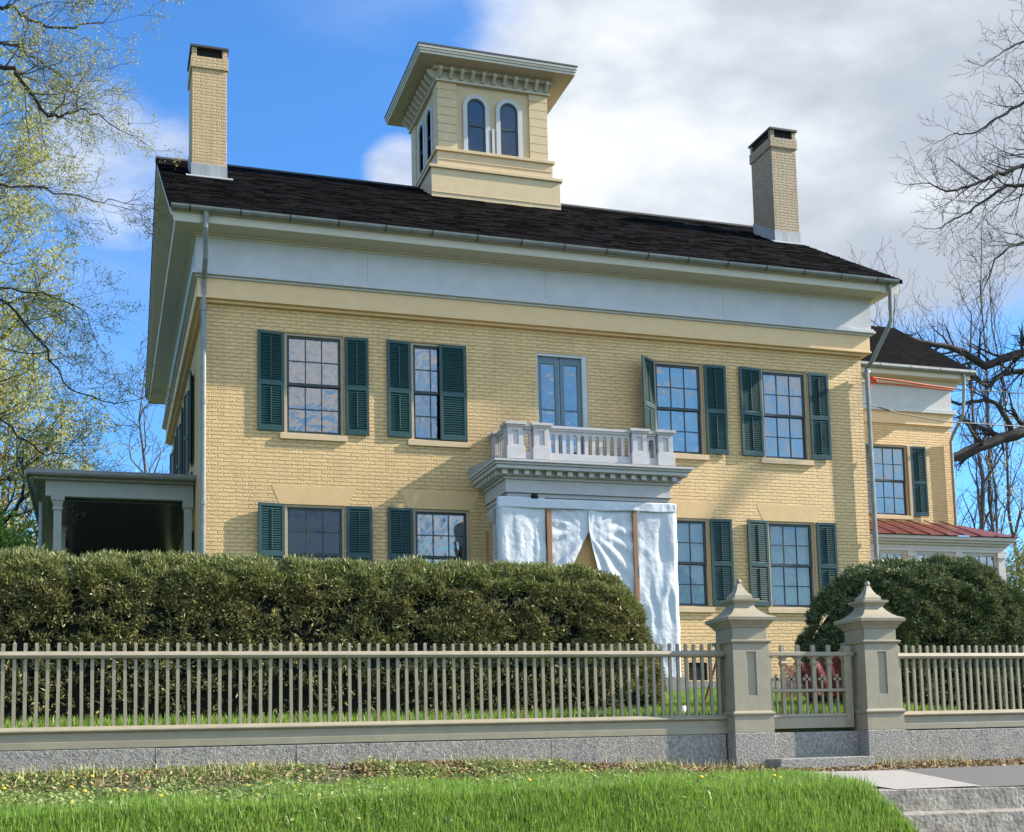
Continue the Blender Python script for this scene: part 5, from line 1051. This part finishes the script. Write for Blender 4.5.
def bush(name, label, c, rx, ry, rz_, m, count, seed, leaf=.07, core='yewd', cat='shrub', group=None):
    r = empty(name, (c[0], c[1], c[2]-rz_), label, cat, group); rg = np.random.default_rng(seed); d = unit(rg.normal(0, 1, (count, 3))); f = np.array([noise.noise(Vector(q)*2.2+Vector((seed, 0, 0))) for q in d])
    rad = (1 + .38*f)*rg.uniform(.7, 1.02, count); P = np.array(c) + d*rad[:, None]*np.array([rx, ry, rz_]); o = sprigs('foliage', P, d, m, length=leaf, width=leaf*.3, seed=seed, per=2, spread=1.2); o.parent = r; o.location = -r.location
    mb = MB(); rr = random.Random(seed)
    for k in range(7): mb.tube([(c[0], c[1], c[2]-rz_), (c[0]+rr.uniform(-.4, .4)*rx, c[1]+rr.uniform(-.4, .4)*ry, c[2]), (c[0]+rr.uniform(-.7, .7)*rx, c[1]+rr.uniform(-.7, .7)*ry, c[2]+rz_*.6)], [.05, .03, .012], 5)
    mb.build('stems', M['bark2'], r, off=r.location); return r
bush('leafy_shrub', 'bright light green shrub left of the porch above the hedge', (-2.55, 31, 3.5), 1.6, 1.2, 2.05, M['leafl'], 9000, 3, .10)
bush('leafy_shrub', 'yellow green shrub at the far right behind the sunroom corner', (29.6, 36, 3.4), 2.4, 1.5, 3.1, mat('olive_leaves', (0.15, 0.19, 0.045), (0.10, 0.13, 0.03), rough=.6, island=.5, isl_col=(.28, .28, .09), trans=.3), 9000, 8, .10)
# big oak on the right, trunk outside the frame
T = Tree(77); B1 = Vector((36.5, 37, 1.05))
T.limbs.append(([B1, Vector((36.3, 37, 6)), Vector((36.0, 37, 11)), Vector((35.2, 36.6, 16)), Vector((34.4, 36, 21)), Vector((33.8, 35.5, 25))], [.62, .52, .46, .36, .24, .10]))
for pts, r0, r1, mx in (([(36.1, 37, 10), (34, 37, 10.9), (32.1, 37, 13.1), (30.54, 37, 13.37), (28.87, 37, 12.82), (27.88, 37, 13.28), (26.87, 37, 13.37), (25.0, 37, 13.6)], .26, .07, 3),
    ([(36.1, 37, 10.4), (34, 36.5, 12.0), (32.08, 36.5, 13.2), (30.4, 36.5, 12.65), (29.3, 36.6, 12.4), (28.6, 36.6, 11.95), (28.2, 36.6, 12.2)], .17, .06, 3),
    ([(36.2, 37, 9), (34.5, 37, 10.3), (32.7, 37, 10.8), (30.31, 37, 10.53), (28.87, 37, 10.06), (27.2, 37, 9.46), (25.5, 37.2, 9.3), (24, 37.5, 9.6)], .30, .12, 3),
    ([(29.85, 37, 10.43), (29.36, 36.8, 11.08), (28.77, 36.8, 11.5), (27.53, 36.8, 11.32), (26, 36.8, 11.7)], .11, .04, 3),
    ([(35.0, 36.6, 15), (32.5, 35, 18.2), (30.08, 34, 19.39), (28.57, 34, 18.68), (27.35, 34, 18.16), (26.47, 34, 17.74), (25.5, 34, 17.46), (24.8, 34, 17.6)], .13, .02, 3),
    ([(35.1, 36.6, 14.5), (32.5, 35, 17.3), (29.99, 34, 18.34), (28.52, 34, 17.99), (27.72, 34, 17.83), (26.94, 34, 17.26), (25.89, 34, 16.61), (25.1, 34, 16.15)], .12, .018, 3),
    ([(35.3, 36.6, 14), (32, 35, 16.3), (29.81, 34, 16.25), (28.36, 34, 16.0), (27.38, 34, 15.49), (26.73, 34, 14.43)], .10, .018, 3),
    ([(34.4, 36, 20), (32.5, 35, 21.8), (30.26, 34, 21.3), (28.84, 34, 20.9), (27.82, 34, 20.3), (26.75, 34, 19.59), (25.9, 34, 19.4)], .10, .018, 3),
    ([(34.2, 36, 22), (32.5, 35, 23.4), (30.26, 34.3, 23.6), (28.8, 34.2, 23.0), (27.6, 34, 22.2)], .10, .018, 3)):
    T.limb([Vector(p) for p in pts], r0, r1, maxlev=mx, clen=(1.1, 2.0), per=1.9, frm=.3, up=.1, dens=1.0, minr=.0055, wob=.14, fine=.05)
T.finish('oak_tree', 'great bare oak with thick dark limbs reaching in from the right edge', 'tree', None, 'bark', 'bark', None, loc=B1)
# slender saplings behind the wing
rr = random.Random(12)
for k in range(10):
    x = 29.2 + k*.80 + rr.uniform(-.25, .25); y = 44 + rr.uniform(-1.5, 4); x = x*y/45; h = rr.uniform(15.5, 19.5) if k > 1 else 17
    plain_tree(100+k, (x, y, 1.05), h, .10 if k not in (6,) else .17, (52, 78), 3, 'bare_sapling', 'tall slender bare sapling in the thicket behind the rear wing', 'tree', 'bare saplings behind the rear wing', 'bark2', 'twig', 'bud' if k % 3 == 0 else None, .05, 1, .08, nl=20, clen=(2.2, 4.0), lo=.3, dens=.42, up=.3, lean=(rr.uniform(-.8, .5), 0), bp=.3, minr=.006)
plain_tree(141, (34.8, 41.5, 1.05), 11.5, .13, (10, 50), 3, 'blossoming_tree', 'small tree with pale whitish buds low at the right edge', 'tree', None, 'bark2', 'twig', 'budp', .075, 3, .18, nl=20, clen=(2.0, 3.4), lo=.2, dens=.9, minr=.008)
# trees across the street (mirrored in the windows) and beside the road
for k, (x, y, h) in enumerate([(-14, -19, 15), (-5, -22, 17), (6, -20, 15), (16, -24, 16), (-24, -22, 12), (-36, -24, 12), (-48, -26, 13)]):
    plain_tree(200+k, (x, y, -1.5), h, .30, (15, 60), 3, 'street_tree', 'bare tree across the street', 'tree', 'bare trees across the street', 'bark', 'bark', None, .05, 1, .1, nl=14, clen=(3.0, 4.5), lo=.25, dens=.45, minr=.010)
for k, (x, y) in enumerate([(-19, -17), (-9.5, -16), (-29, -15), (-38, -24)]):
    bush('evergreen_tree', 'dark evergreen across the street', (x, y, 2.2), 3.2, 3.0, 3.8, M['evg'], 5000, 60+k, .5, cat='tree', group='evergreens across the street')
T = Tree(5); B2 = Vector((33.5, 18.6, .6))
T.limbs.append(([B2, Vector((33.3, 18.7, 6)), Vector((33.0, 18.9, 12)), Vector((32.2, 19, 18)), Vector((31.6, 19, 23))], [.45, .38, .30, .2, .08]))
for pts, r0 in (([(33.0, 19, 11), (31, 19.2, 13.4), (28.6, 19.6, 14.6), (26.8, 19.9, 15.3)], .15), ([(33, 19, 13), (31.0, 19.3, 16.6), (29.3, 19.5, 18.4), (27.6, 19.8, 19.2)], .14), ([(32.4, 19, 16), (33.5, 19.5, 19), (34.5, 19.6, 22)], .12), ([(33.1, 19, 10.5), (35, 18.6, 13), (37, 18.5, 15)], .14)):
    T.limb([Vector(p) for p in pts], r0, .03, maxlev=2, clen=(1.4, 2.4), per=.9, dens=.6, minr=.008)
T.finish('roadside_tree', 'bare tree standing in the garden to the right', 'tree', None, 'bark', 'bark', None, loc=B2)
print('objects', len(bpy.data.objects))
